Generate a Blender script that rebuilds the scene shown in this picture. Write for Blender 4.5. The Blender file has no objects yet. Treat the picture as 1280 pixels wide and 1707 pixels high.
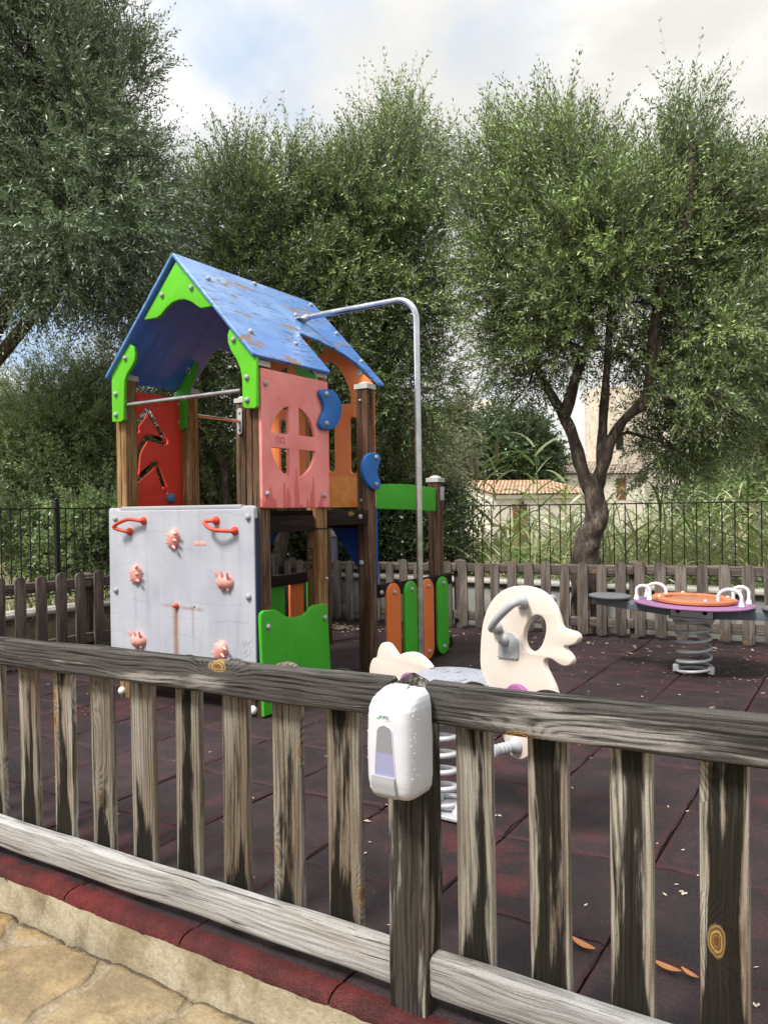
import bpy, bmesh, math, random
import numpy as np
from mathutils import Vector, Matrix
R = math.radians
sc = bpy.context.scene
COL = sc.collection
random.seed(7)
rng = np.random.default_rng(11)

# ------------------------------------------------------------------ camera (world: +X runs along the near fence, +Y into the playground)
F, TH, CH, ROLL, PITCH = 1283.0, R(32.3), 1.17, R(0.8), R(0.25)
fw = np.array([-math.sin(TH) * math.cos(PITCH), math.cos(TH) * math.cos(PITCH), -math.sin(PITCH)])
_rt = np.array([math.cos(TH), math.sin(TH), 0.0]); _up = np.cross(_rt, fw)
rt = _rt * math.cos(ROLL) - _up * math.sin(ROLL); up = _up * math.cos(ROLL) + _rt * math.sin(ROLL)
EYE = np.array([0, 0, CH])
cam = bpy.data.cameras.new("camera"); camo = bpy.data.objects.new("camera", cam); COL.objects.link(camo)
cam.sensor_fit = 'HORIZONTAL'; cam.sensor_width = 36; cam.lens = F / 1280 * 36
cam.clip_start = 0.05; cam.clip_end = 3000
camo.matrix_world = Matrix([[rt[i], up[i], -fw[i], EYE[i]] for i in range(3)] + [[0, 0, 0, 1]])
sc.camera = camo
def ray(px, py):
    d = fw * F + rt * (px - 640) - up * (py - 853.5)
    return d / F
def onY(px, py, Y): d = ray(px, py); return d * (Y / d[1]) + EYE
def onX(px, py, X): d = ray(px, py); return d * (X / d[0]) + EYE
def onZ(px, py, Z): d = ray(px, py); return d * ((Z - CH) / d[2]) + EYE
def onD(px, py, D): return ray(px, py) * D + EYE
SL = 0.015
def gz(x): return SL * (x + 3)           # the playground floor drains gently towards -X

# ------------------------------------------------------------------ naming helpers
def tag(o, label=None, cat=None, group=None, kind=None):
    if label: o['label'] = label
    if cat: o['category'] = cat
    if group: o['group'] = group
    if kind: o['kind'] = kind
    return o
def org(o):
    v = Vector((0, 0, 0))
    while o is not None:
        v += o.location; o = o.parent
    return v
def thing(name, loc, label, cat, group=None):
    o = bpy.data.objects.new(name, None); COL.objects.link(o); o.location = loc; o.empty_display_size = .1
    return tag(o, label, cat, group)
def link(name, me, mat, parent=None, loc=None, world=True):
    """mesh given in world coordinates; shifted so that it sits under its parent"""
    o = bpy.data.objects.new(name, me); COL.objects.link(o)
    if mat is not None and len(me.materials) == 0:
        for m in (mat if isinstance(mat, (list, tuple)) else [mat]): me.materials.append(m)
    if parent is not None:
        o.parent = parent
        if world: me.transform(Matrix.Translation(-org(parent)))
    elif loc is not None:
        me.transform(Matrix.Translation(-Vector(loc))); o.location = loc
    return o
def smooth(me, ang=40):
    me.polygons.foreach_set('use_smooth', [True] * len(me.polygons))
    me.set_sharp_from_angle(angle=R(ang)); me.update()
    return me
def mesh(V, Fc, sm=None):
    me = bpy.data.meshes.new('m'); me.from_pydata([tuple(map(float, v)) for v in V], [], [tuple(f) for f in Fc]); me.update()
    if sm: smooth(me, sm)
    return me
def join(parts, sm=None):
    V, Fc = [], []
    for v, f in parts:
        n = len(V); V += list(v); Fc += [tuple(i + n for i in q) for q in f]
    return mesh(V, Fc, sm)
def npmesh(V, nside, tint=None, matidx=None, name='m'):
    """V: (n, nside, 3): loose faces"""
    n = len(V); me = bpy.data.meshes.new(name)
    me.vertices.add(n * nside); me.vertices.foreach_set('co', V.reshape(-1).astype(np.float32))
    me.loops.add(n * nside); me.loops.foreach_set('vertex_index', np.arange(n * nside, dtype=np.int32))
    me.polygons.add(n); me.polygons.foreach_set('loop_start', (np.arange(n) * nside).astype(np.int32))
    if matidx is not None: me.polygons.foreach_set('material_index', matidx.astype(np.int32))
    me.update(calc_edges=True)
    if tint is not None:
        a = me.attributes.new('tint', 'FLOAT', 'FACE'); a.data.foreach_set('value', tint.astype(np.float32))
    return me
# ------------------------------------------------------------------ shapes
def box(c, s, M=None):
    x, y, z = [k / 2 for k in s]; V = []
    for i in (-1, 1):
        for j in (-1, 1):
            for k in (-1, 1):
                v = Vector((i * x, j * y, k * z)); v = (M @ v) if M is not None else v
                V.append((v[0] + c[0], v[1] + c[1], v[2] + c[2]))
    return V, [(0, 1, 3, 2), (4, 6, 7, 5), (0, 4, 5, 1), (2, 3, 7, 6), (0, 2, 6, 4), (1, 5, 7, 3)]
def bbox_mesh(c, s, bev=.004, M=None, seg=2):
    bm = bmesh.new(); bmesh.ops.create_cube(bm, size=1)
    for v in bm.verts: v.co = Vector((v.co.x * s[0], v.co.y * s[1], v.co.z * s[2]))
    bmesh.ops.bevel(bm, geom=bm.edges[:], offset=bev, segments=seg, affect='EDGES', profile=.5)
    for v in bm.verts: v.co = ((M @ v.co) if M is not None else v.co) + Vector(c)
    me = bpy.data.meshes.new('m'); bm.to_mesh(me); bm.free(); return smooth(me, 50)
def frames(P):
    P = [np.array(p, float) for p in P]; T = []
    for i in range(len(P)):
        a = P[max(i - 1, 0)]; b = P[min(i + 1, len(P) - 1)]; t = b - a; T.append(t / (np.linalg.norm(t) + 1e-12))
    n = np.cross(T[0], [0, 0, 1.0]);
    if np.linalg.norm(n) < .05: n = np.cross(T[0], [1.0, 0, 0])
    n /= np.linalg.norm(n); out = []
    for t in T:
        n = n - t * (n @ t); n /= np.linalg.norm(n) + 1e-12; out.append((n, np.cross(t, n)))
    return P, out
def tube(P, r, n=10, caps=True, jit=0):
    P, fr = frames(P); rr = r if hasattr(r, '__len__') else [r] * len(P)
    V, Fc = [], []
    for i, p in enumerate(P):
        for k in range(n):
            a = 2 * math.pi * k / n; q = rr[i] * (1 + (jit * math.sin(3 * a + i * .7) + jit * math.sin(2 * a - i * 1.3) if jit else 0))
            V.append(p + q * (math.cos(a) * fr[i][0] + math.sin(a) * fr[i][1]))
    for i in range(len(P) - 1):
        for k in range(n):
            a, b = i * n + k, i * n + (k + 1) % n
            Fc.append((a, b, b + n, a + n))
    if caps:
        Fc.append(tuple(range(n))[::-1]); Fc.append(tuple((len(P) - 1) * n + k for k in range(n)))
    return V, Fc
def lathe(prof, c=(0, 0, 0), axis=(0, 0, 1), n=16):
    """prof: (radius, height) pairs along axis"""
    q = Vector((0, 0, 1)).rotation_difference(Vector(axis)); V, Fc = [], []
    for r, h in prof:
        for k in range(n):
            a = 2 * math.pi * k / n; V.append(Vector(c) + q @ Vector((r * math.cos(a), r * math.sin(a), h)))
    for i in range(len(prof) - 1):
        for k in range(n):
            a, b = i * n + k, i * n + (k + 1) % n; Fc.append((a, b, b + n, a + n))
    Fc.append(tuple(range(n))[::-1]); Fc.append(tuple((len(prof) - 1) * n + k for k in range(n)))
    return V, Fc
def spline(pts, n=6, closed=True):
    """Catmull-Rom through the points"""
    P = [np.array(p, float) for p in pts]; N = len(P); out = []
    for i in range(N if closed else N - 1):
        g = lambda k: P[(i + k) % N] if closed else P[min(max(i + k, 0), N - 1)]
        p0, p1, p2, p3 = g(-1), g(0), g(1), g(2)
        for j in range(n):
            t = j / n
            out.append(.5 * ((2 * p1) + (p2 - p0) * t + (2 * p0 - 5 * p1 + 4 * p2 - p3) * t * t + (3 * p1 - p0 - 3 * p2 + p3) * t ** 3))
    if not closed: out.append(P[-1])
    return out
def rnd(pts, r, n=5):
    """round the corners of a polygon"""
    P = [np.array(p, float) for p in pts]; N = len(P); out = []
    rr = r if hasattr(r, '__len__') else [r] * N
    for i in range(N):
        a, b, c = P[i - 1], P[i], P[(i + 1) % N]; k = rr[i]
        if k <= 0: out.append(b); continue
        u, v = a - b, c - b; lu, lv = np.linalg.norm(u), np.linalg.norm(v)
        d = min(k, lu * .49, lv * .49); p, q = b + u / lu * d, b + v / lv * d
        for j in range(n + 1):
            t = j / n; out.append((1 - t) ** 2 * p + 2 * t * (1 - t) * b + t * t * q)
    return out
def slot(cx, z0, z1, w, n=8):
    r = w / 2
    return [(cx + r * math.cos(a), z1 - r + r * math.sin(a)) for a in np.linspace(0, math.pi, n)] + \
           [(cx + r * math.cos(a), z0 + r + r * math.sin(a)) for a in np.linspace(math.pi, 2 * math.pi, n)]
def panel_mesh(outline, holes, thick, bev=.005, res=2):
    cu = bpy.data.curves.new('c', 'CURVE'); cu.dimensions = '2D'; cu.fill_mode = 'BOTH'
    for pts in [outline] + list(holes):
        s = cu.splines.new('POLY'); s.points.add(len(pts) - 1)
        for i, p in enumerate(pts): s.points[i].co = (p[0], p[1], 0, 1)
        s.use_cyclic_u = True
    cu.extrude = max(thick / 2 - bev, 1e-4); cu.bevel_depth = bev; cu.bevel_resolution = res; cu.offset = -bev
    ob = bpy.data.objects.new('c', cu); COL.objects.link(ob)
    me = bpy.data.meshes.new_from_object(ob.evaluated_get(bpy.context.evaluated_depsgraph_get()))
    bpy.data.objects.remove(ob); bpy.data.curves.remove(cu)
    return me
def panel(outline, holes, thick, O, A, B, bev=.005):
    """flat board with rounded edges: 2-D outline (a, b) placed at O + a*A + b*B, thickness centred on that plane"""
    me = panel_mesh(outline, holes, thick, bev)
    A, B = Vector(A), Vector(B); N = A.cross(B)
    M = Matrix([[A[i], B[i], N[i], O[i]] for i in range(3)] + [[0, 0, 0, 1]])
    me.transform(M); bm = bmesh.new(); bm.from_mesh(me); bmesh.ops.remove_doubles(bm, verts=bm.verts, dist=1e-5)
    bmesh.ops.recalc_face_normals(bm, faces=bm.faces); bm.to_mesh(me); bm.free()
    return smooth(me, 35)
XZ = ((1, 0, 0), (0, 0, 1)); YZ = ((0, 1, 0), (0, 0, 1))
def panXZ(outline, holes, thick, Y, bev=.005): return panel(outline, holes, thick, (0, Y, 0), *XZ, bev)
def panYZ(outline, holes, thick, X, bev=.005): return panel(outline, holes, thick, (X, 0, 0), *YZ, bev)
def text_mesh(s, size, M, extrude=.0006, space=1.0):
    cu = bpy.data.curves.new('t', 'FONT'); cu.body = s; cu.size = size; cu.extrude = extrude; cu.space_character = space
    cu.align_x = 'CENTER'; cu.align_y = 'CENTER'
    ob = bpy.data.objects.new('t', cu); COL.objects.link(ob)
    me = bpy.data.meshes.new_from_object(ob.evaluated_get(bpy.context.evaluated_depsgraph_get()))
    bpy.data.objects.remove(ob); bpy.data.curves.remove(cu); me.transform(M); return me
# --- timber: local x = width, y = thickness, z = along the grain
def grain_attr(me, W, T, L, seed=None):
    r = random.Random(seed if seed is not None else random.random()); off = np.array([r.uniform(-20, 20) for _ in range(3)])
    n = len(me.vertices); co = np.empty(n * 3, np.float32); me.vertices.foreach_get('co', co); co = co.reshape(-1, 3)
    a = me.attributes.new('gc', 'FLOAT_VECTOR', 'POINT'); a.data.foreach_set('vector', (co + off).astype(np.float32).reshape(-1))
    b = me.attributes.new('gn', 'FLOAT_VECTOR', 'POINT')
    b.data.foreach_set('vector', (co / np.array([W / 2, T / 2, L])).astype(np.float32).reshape(-1))
    c = me.attributes.new('gr', 'FLOAT', 'POINT'); c.data.foreach_set('value', np.full(n, r.random(), np.float32))
def place(me, O, X, Y, Z):
    me.transform(Matrix([[X[i], Y[i], Z[i], O[i]] for i in range(3)] + [[0, 0, 0, 1]]))
    return me
def picket(W, T, L, O, X=(1, 0, 0), Y=(0, 1, 0), Z=(0, 0, 1), round_top=True, bev=.004, round_bot=False, seed=None):
    r = random.Random(seed if seed is not None else random.random())
    a = W * .42; pts = []
    for t in np.linspace(0, math.pi, 13): pts.append((W / 2 * math.cos(t), L - a + a * math.sin(t) ** .8))
    if round_bot:
        for t in np.linspace(math.pi, 2 * math.pi, 11): pts.append((W / 2 * math.cos(t), W * .3 + W * .3 * math.sin(t)))
    else: pts += [(-W / 2, 0), (W / 2, 0)]
    bm = bmesh.new(); vs = [bm.verts.new((p[0], -T / 2, p[1])) for p in pts]; f = bm.faces.new(vs)
    ex = bmesh.ops.extrude_face_region(bm, geom=[f]); bmesh.ops.translate(bm, verts=[v for v in ex['geom'] if isinstance(v, bmesh.types.BMVert)], vec=(0, T, 0))
    bmesh.ops.recalc_face_normals(bm, faces=bm.faces)
    ed = [e for e in bm.edges if abs(e.verts[0].co.y - e.verts[1].co.y) < 1e-6]
    bmesh.ops.bevel(bm, geom=ed, offset=bev, segments=2, affect='EDGES', profile=.5)
    me = bpy.data.meshes.new('m'); bm.to_mesh(me); bm.free(); grain_attr(me, W, T, L, seed); smooth(me, 40)
    return place(me, O, X, Y, Z)
def timber(W, T, L, O, X, Y, Z, ch=.01, seg=12, wob=.0015, top=None, groove=0, seed=None, ends=.006):
    """sawn beam or post with eased edges; O is the middle of the starting end"""
    r = random.Random(seed if seed is not None else random.random())
    x, y = W / 2, T / 2; side = []
    if groove:
        g, d = .005, groove
        base = [(-x + ch, -y), (-g, -y), (-g * .4, -y + d), (g * .4, -y + d), (g, -y), (x - ch, -y), (x - ch * .3, -y + ch * .3)]
        for k in range(4):
            c, s = [(1, 0), (0, 1), (-1, 0), (0, -1)][k]
            side += [(p[0] * c - p[1] * s, p[0] * s + p[1] * c) for p in base]
    else:
        for sx, sy in ((1, -1), (1, 1), (-1, 1), (-1, -1)):
            a0 = {(1, -1): -90, (1, 1): 0, (-1, 1): 90, (-1, -1): 180}[(sx, sy)]
            for t in (0, 30, 60, 90): side.append((sx * (x - ch) + ch * math.cos(R(a0 + t)), sy * (y - ch) + ch * math.sin(R(a0 + t))))
            # a point in the middle of the next face
            nx, ny = {(1, -1): (x, 0), (1, 1): (0, y), (-1, 1): (-x, 0), (-1, -1): (0, -y)}[(sx, sy)]; side.append((nx, ny))
    n = len(side); V, Fc = [], []; zs = [0, ends] + list(np.linspace(0, L, seg + 1)[1:-1]) + [L - ends, L]
    ph = [r.uniform(0, 6.3) for _ in range(6)]
    for i, z in enumerate(zs):
        k = 1 - .12 * (i in (0, len(zs) - 1)) if top is None or i == 0 else 1
        dx = wob * (math.sin(z * 5 + ph[0]) + .6 * math.sin(z * 13 + ph[1])); dy = wob * (math.sin(z * 4 + ph[2]) + .6 * math.sin(z * 11 + ph[3]))
        for j, p in enumerate(side):
            q = 1 + (wob * 6) * math.sin(z * 9 + ph[4] + j * .8)
            V.append((p[0] * k * q + dx, p[1] * k * q + dy, z))
    if top:
        for s_, h in top:
            for p in side: V.append((p[0] * s_, p[1] * s_, L + h))
    rings = len(V) // n
    for i in range(rings - 1):
        for j in range(n): a, b = i * n + j, i * n + (j + 1) % n; Fc.append((a, b, b + n, a + n))
    Fc.append(tuple(range(n))[::-1]); Fc.append(tuple((rings - 1) * n + j for j in range(n)))
    me = mesh(V, Fc); grain_attr(me, W, T, L, seed); smooth(me, 35)
    return place(me, O, X, Y, Z)
# ------------------------------------------------------------------ materials
def lin(c): c /= 255.0; return c / 12.92 if c <= .04045 else ((c + .055) / 1.055) ** 2.4
def C(r, g, b, k=.85): return (lin(r) * k, lin(g) * k, lin(b) * k, 1)
class NT:
    def __init__(s, tree): s.t = tree; s.n = tree.nodes; s.l = tree.links
    def node(s, typ, **kw):
        n = s.n.new(typ)
        for k, v in kw.items():
            if k.startswith('_'): setattr(n, k[1:], v)
        return n
    def put(s, sock, v):
        if isinstance(v, bpy.types.NodeSocket): s.l.new(v, sock)
        elif v is not None:
            try: sock.default_value = v
            except Exception: sock.default_value = (v, v, v) if not hasattr(v, '__len__') else tuple(v)[:3]
    def m(s, op, a, b=None, c=None, clamp=False):
        n = s.node('ShaderNodeMath', _operation=op, _use_clamp=clamp)
        for i, v in enumerate((a, b, c)):
            if v is not None: s.put(n.inputs[i], v)
        return n.outputs[0]
    def v(s, op, a, b=None):
        n = s.node('ShaderNodeVectorMath', _operation=op); s.put(n.inputs[0], a)
        if b is not None: s.put(n.inputs[1], b)
        return n.outputs['Value'] if op in ('LENGTH', 'DOT_PRODUCT', 'DISTANCE') else n.outputs[0]
    def sep(s, a): n = s.node('ShaderNodeSeparateXYZ'); s.put(n.inputs[0], a); return n.outputs
    def comb(s, x, y, z):
        n = s.node('ShaderNodeCombineXYZ')
        for i, q in enumerate((x, y, z)): s.put(n.inputs[i], q)
        return n.outputs[0]
    def noise(s, vec, scale=5, detail=4, rough=.55, dist=0, dim='3D'):
        n = s.node('ShaderNodeTexNoise', _noise_dimensions=dim); s.put(n.inputs['Vector'], vec)
        n.inputs['Scale'].default_value = scale; n.inputs['Detail'].default_value = detail; n.inputs['Roughness'].default_value = rough; n.inputs['Distortion'].default_value = dist
        return n.outputs['Fac']
    def vor(s, vec, scale=5, feature='F1', rand=1, dim='3D'):
        n = s.node('ShaderNodeTexVoronoi', _feature=feature, _voronoi_dimensions=dim); s.put(n.inputs['Vector'], vec); n.inputs['Scale'].default_value = scale; n.inputs['Randomness'].default_value = rand
        return n
    def ss(s, x, a, b):
        n = s.node('ShaderNodeMapRange', _interpolation_type='SMOOTHSTEP'); s.put(n.inputs['Value'], x); n.inputs['From Min'].default_value = a; n.inputs['From Max'].default_value = b
        return n.outputs[0]
    def mr(s, x, a, b, c, d):
        n = s.node('ShaderNodeMapRange'); s.put(n.inputs['Value'], x)
        for k, q in zip(('From Min', 'From Max', 'To Min', 'To Max'), (a, b, c, d)): n.inputs[k].default_value = q
        return n.outputs[0]
    def mix(s, f, a, b, typ='MIX'):
        n = s.node('ShaderNodeMix', _data_type='RGBA', _blend_type=typ); s.put(n.inputs['Factor'], f); s.put(n.inputs[6], a); s.put(n.inputs[7], b); return n.outputs[2]
    def ramp(s, x, stops):
        n = s.node('ShaderNodeValToRGB'); s.put(n.inputs[0], x); e = n.color_ramp.elements
        while len(e) < len(stops): e.new(.5)
        for i, (p, c) in enumerate(stops): e[i].position = p; e[i].color = c
        return n.outputs[0]
    def attr(s, name): return s.node('ShaderNodeAttribute', _attribute_name=name).outputs
    def bump(s, h, strength=.3, dist=.01):
        n = s.node('ShaderNodeBump'); s.put(n.inputs['Height'], h); n.inputs['Strength'].default_value = strength; n.inputs['Distance'].default_value = dist; return n.outputs[0]
    def obj(s): return s.node('ShaderNodeTexCoord').outputs['Object']
def newmat(name):
    m = bpy.data.materials.new(name); m.use_nodes = True; t = NT(m.node_tree); b = t.n['Principled BSDF']; return m, t, b
MAT = {}
def plastic(name, col, rough=.45, dirt=.12, mott=.08, seed=0, metal=0.0, stain=None, spec=.35):
    m, t, b = newmat(name); o = t.v('ADD', t.obj(), (seed * 3.1, seed * 1.7, seed * .9))
    n1 = t.noise(o, 3.5, 5, .6); n2 = t.noise(t.v('MULTIPLY', o, (22, 22, 2.2)), 1.0, 4, .6); n3 = t.noise(o, 60, 3)
    f = t.mr(n1, .3, .7, 1 - mott, 1 + mott); c = t.mix(1, col, t.comb(f, f, f), 'MULTIPLY')
    d = t.m('MULTIPLY', t.ss(n2, .52, .72), dirt); c = t.mix(d, c, stain or (.06, .05, .04, 1))
    sp = t.m('MULTIPLY', t.ss(n3, .66, .74), dirt * 1.2); c = t.mix(sp, c, (.08, .07, .06, 1))
    t.put(b.inputs['Base Color'], c); t.put(b.inputs['Roughness'], t.mr(n1, .3, .7, rough - .1, rough + .12)); b.inputs['Metallic'].default_value = metal
    b.inputs['Specular IOR Level'].default_value = spec
    t.put(b.inputs['Normal'], t.bump(t.noise(o, 45, 3), .06, .004))
    MAT[name] = m; return m
def wood(name, light, mid, dark, warm, mild=.5, endm=.6, warmth=.3, knots=.6, edge=.5, contrast=1.0, rough=.85, ringscale=520):
    m, t, b = newmat(name)
    gc = t.attr('gc')['Vector']; gn = t.sep(t.attr('gn')['Vector']); gr = t.attr('gr')['Fac']; u, v_, w = t.sep(gc)
    un, tn, wn = gn
    # knots
    kv = t.vor(t.comb(t.m('MULTIPLY', u, 8.5), t.m('MULTIPLY', w, 4.2), 0.0), 1.0, dim='2D')
    kd = t.m('ADD', kv.outputs['Distance'], t.m('MULTIPLY', t.m('SUBTRACT', t.noise(t.v('MULTIPLY', gc, (60, 60, 30)), 1.0, 3), .5), .07)); keep = t.m('LESS_THAN', t.sep(kv.outputs['Color'])[0], knots * .40)
    kin = t.m('MULTIPLY', t.ss(kd, .155, .10), keep); kcore = t.m('MULTIPLY', t.ss(kd, .06, .03), keep)
    bulge = t.m('MULTIPLY', t.m('EXPONENT', t.m('MULTIPLY', t.m('MULTIPLY', kd, kd), -14.0)), keep)
    # warped grain
    low = t.noise(t.comb(t.m('MULTIPLY', u, 6), t.m('MULTIPLY', v_, 6), t.m('MULTIPLY', w, 1.3)), 1.0, 3)
    uu = t.m('ADD', u, t.m('MULTIPLY', t.m('SUBTRACT', low, .5), .06))
    ph = t.m('ADD', t.m('MULTIPLY', t.m('ADD', uu, t.m('MULTIPLY', v_, .35)), ringscale), t.m('MULTIPLY', bulge, 30.0))
    ring = t.m('MULTIPLY_ADD', t.m('SINE', ph), .5, .5)
    fib = t.noise(t.comb(t.m('MULTIPLY', uu, 330), t.m('MULTIPLY', v_, 330), t.m('MULTIPLY', w, 6)), 1.0, 5, .75)
    fib2 = t.noise(t.comb(t.m('MULTIPLY', uu, 85), t.m('MULTIPLY', v_, 85), t.m('MULTIPLY', w, 2.6)), 1.0, 5, .66)
    g = t.m('ADD', t.m('MULTIPLY', ring, .11), t.m('ADD', t.m('MULTIPLY', fib, .50), t.m('MULTIPLY', fib2, .50)))
    g = t.m('MULTIPLY_ADD', t.m('SUBTRACT', g, .5), contrast * 2.9, .5, clamp=True)
    c = t.ramp(g, [(.12, dark), (.42, mid), (.80, light)])
    wm = t.m('MULTIPLY', t.ss(t.noise(t.comb(t.m('MULTIPLY', u, 9), t.m('MULTIPLY', v_, 9), t.m('MULTIPLY', w, 1.6)), 1.0, 3), .42, .68), warmth)
    c = t.mix(wm, c, t.mix(.5, warm, c, 'MULTIPLY'))
    c = t.mix(t.m('MULTIPLY', wm, .6), c, warm)
    # black mildew: streaky patches, stronger towards the lower end, kept off the eased edges
    pat = t.noise(t.comb(t.m('MULTIPLY', uu, 16), t.m('MULTIPLY', v_, 16), t.m('MULTIPLY', w, 2.0)), 1.0, 5, .60)
    low_end = t.m('POWER', t.m('SUBTRACT', 1.0, t.m('MAXIMUM', wn, 0.0), clamp=True), 5.0)
    hi_end = t.m('POWER', t.m('MINIMUM', t.m('MAXIMUM', wn, 0.0), 1.0), 14.0)
    e = t.m('POWER', t.m('ABSOLUTE', un), 3.0)
    s_ = t.m('ADD', pat, t.m('MULTIPLY', low_end, endm * .38))
    s_ = t.m('ADD', s_, t.m('MULTIPLY', hi_end, endm * .10))
    s_ = t.m('ADD', s_, t.m('MULTIPLY', t.m('SUBTRACT', gr, .5), .16))
    s_ = t.m('ADD', s_, t.m('MULTIPLY', t.m('SUBTRACT', .5, fib2), .22))
    s_ = t.m('SUBTRACT', s_, t.m('MULTIPLY', e, edge * .42))
    mk = t.m('MULTIPLY', t.ss(t.m('ADD', s_, t.m('MULTIPLY', t.m('SUBTRACT', fib, .5), .22)), .445, .555), mild)
    c = t.mix(mk, c, t.mix(.96, c, t.mix(fib, (.002, .002, .0015, 1), (.020, .017, .013, 1))))
    # drying cracks
    ck = t.noise(t.comb(t.m('MULTIPLY', uu, 120), t.m('MULTIPLY', v_, 120), t.m('MULTIPLY', w, 1.7)), 1.0, 3, .55)
    crack = t.ss(ck, .36, .30); c = t.mix(t.m('MULTIPLY', crack, .75), c, (.01, .009, .008, 1))
    ck2 = t.noise(t.comb(t.m('MULTIPLY', uu, 300), t.m('MULTIPLY', v_, 300), t.m('MULTIPLY', w, 3.2)), 1.0, 2, .5); c = t.mix(t.m('MULTIPLY', t.ss(ck2, .40, .32), .55), c, (.012, .011, .010, 1)); lt = t.m('MULTIPLY', t.m('MULTIPLY', t.ss(ck2, .58, .70), .30), t.m('SUBTRACT', 1.0, t.m('MULTIPLY', mk, .92))); c = t.mix(lt, c, light)
    kr = t.m('MULTIPLY_ADD', t.m('SINE', t.m('MULTIPLY', t.m('ADD', kd, t.m('MULTIPLY', fib2, .03)), 150.0)), .5, .5)
    kc = t.mix(kr, (.10, .055, .02, 1), (.42, .27, .10, 1)); kc = t.mix(kcore, kc, (.14, .06, .02, 1))
    c = t.mix(t.m('MULTIPLY', kin, t.m('MULTIPLY_ADD', gr, .5, .3)), c, kc)
    sp_ = t.mr(t.noise(t.v('MULTIPLY', gc, (1, 1, .45)), 620, 3, .7), .3, .7, .72, 1.25); c = t.mix(1, c, t.comb(sp_, sp_, sp_), 'MULTIPLY')
    hv = t.m('MULTIPLY_ADD', t.m('SUBTRACT', gr, .5), .45, 1.0); c = t.mix(1, c, t.comb(hv, hv, hv), 'MULTIPLY')
    t.put(b.inputs['Base Color'], c); b.inputs['Roughness'].default_value = rough; b.inputs['Specular IOR Level'].default_value = .08
    h = t.m('SUBTRACT', t.m('ADD', t.m('MULTIPLY', ring, .10), t.m('ADD', fib, fib2)), t.m('MULTIPLY', crack, 1.3))
    t.put(b.inputs['Normal'], t.bump(h, .75, .0028))
    MAT[name] = m; return m
wood('picket_wood', C(170, 163, 152), C(116, 107, 95), C(48, 43, 37), C(112, 84, 56), mild=1.0, endm=1.15, warmth=.42, knots=.75, edge=.9)
wood('rail_wood', C(152, 147, 143), C(80, 77, 75), C(22, 21, 21), C(104, 90, 78), mild=.78, endm=.1, warmth=.1, knots=.5, edge=-.1, contrast=1.35)
wood('pale_rail_wood', C(190, 189, 188), C(154, 153, 151), C(88, 86, 84), C(150, 130, 100), mild=.10, endm=.1, warmth=.2, knots=.35, edge=-.1, contrast=.9)
wood('post_wood', C(158, 151, 142), C(84, 78, 72), C(26, 23, 21), C(110, 84, 56), mild=.90, endm=.3, warmth=.3, knots=.3, edge=.1, contrast=1.2)
wood('old_fence_wood', C(134, 124, 116), C(104, 95, 89), C(58, 52, 49), C(110, 92, 78), mild=.45, endm=.5, warmth=.2, knots=.4, edge=.2)
wood('warm_post_wood', C(206, 172, 126), C(168, 132, 92), C(84, 64, 48), C(165, 112, 62), mild=.35, endm=.9, warmth=.55, knots=.2, edge=.0)
wood('dark_post_wood', C(150, 122, 102), C(106, 80, 64), C(38, 28, 24), C(100, 62, 44), mild=.5, endm=.7, warmth=.45, knots=.2, edge=.0)
wood('beam_wood', C(62, 50, 44), C(42, 33, 29), C(20, 16, 15), C(58, 38, 28), mild=.6, endm=.3, warmth=.3, knots=.1, edge=.0)
GREEN = plastic('green_plastic', C(104, 208, 34, .8), .42, .10, .07, 1)
DGREEN = plastic('shaded_green_plastic', C(70, 178, 44, .85), .42, .14, .08, 2)  # same green as the front brackets, side-face shade put into the colour
ORANGE = plastic('orange_slat_plastic', C(238, 126, 62), .45, .16, .07, 3)
RED = plastic('red_plastic', C(236, 70, 54, 1), .38, .05, .06, 4)
BLUEP = plastic('blue_plastic', C(44, 116, 200), .40, .2, .12, 5, stain=(.02, .06, .16, 1))
NAVY = plastic('dark_navy_edge', C(40, 50, 78), .5, .1, .1, 66)
DBLUE = plastic('deep_blue_plastic', C(22, 74, 170), .45, .08, .08, 6)
BOLT = plastic('bolt_plastic', C(170, 170, 170), .4, .1, .08, 7)
CAPM = plastic('cap_plastic', C(205, 203, 200), .5, .2, .06, 8)
CREAM = plastic('cream_plastic', C(240, 227, 214, .78), .5, .025, .03, 9, stain=(.35, .22, .10, 1))
PURPLE = plastic('purple_plastic', C(158, 96, 150), .45, .15, .08, 10)
GREYP = plastic('grey_plastic', C(172, 174, 178), .45, .1, .06, 11)
SEATM = plastic('grey_seat_plastic', C(160, 163, 174), .4, .15, .1, 67)
LGREY = plastic('pale_grey_plastic', C(190, 192, 198), .4, .1, .06, 12)
HOLD = plastic('salmon_plastic', C(238, 168, 156), .42, .18, .12, 13, stain=(.5, .16, .12, 1))
HRED = plastic('vermilion_plastic', C(220, 80, 56), .38, .06, .05, 14)
WHITEP = plastic('white_plastic', C(238, 239, 246, .67), .28, .02, .015, 15, spec=.45)
WSTEEL = plastic('white_steel', C(232, 232, 236), .35, .08, .05, 16)
SPRING = plastic('galvanised_steel', C(186, 188, 190, .9), .42, .25, .1, 17, metal=.1)
BEAMM = plastic('galvanised_beam', C(120, 130, 138), .5, .3, .15, 18, metal=.25)
BLACKM = plastic('black_iron', C(28, 27, 27, 1), .5, .15, .1, 19)
BLACKT = plastic('black_rubber', C(24, 24, 24, 1), .6, .05, .1, 20)
ROUNDSEAT = plastic('dark_seat_rubber', C(110, 112, 116), .6, .2, .1, 21)
INK = plastic('black_ink', (.012, .012, .012, 1), .7, 0, 0, 22)
LOGOG = plastic('green_print', C(40, 130, 70, 1), .5, 0, 0, 23)
DOOR = plastic('brown_door_paint', C(128, 92, 58), .6, .2, .1, 24)
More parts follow.
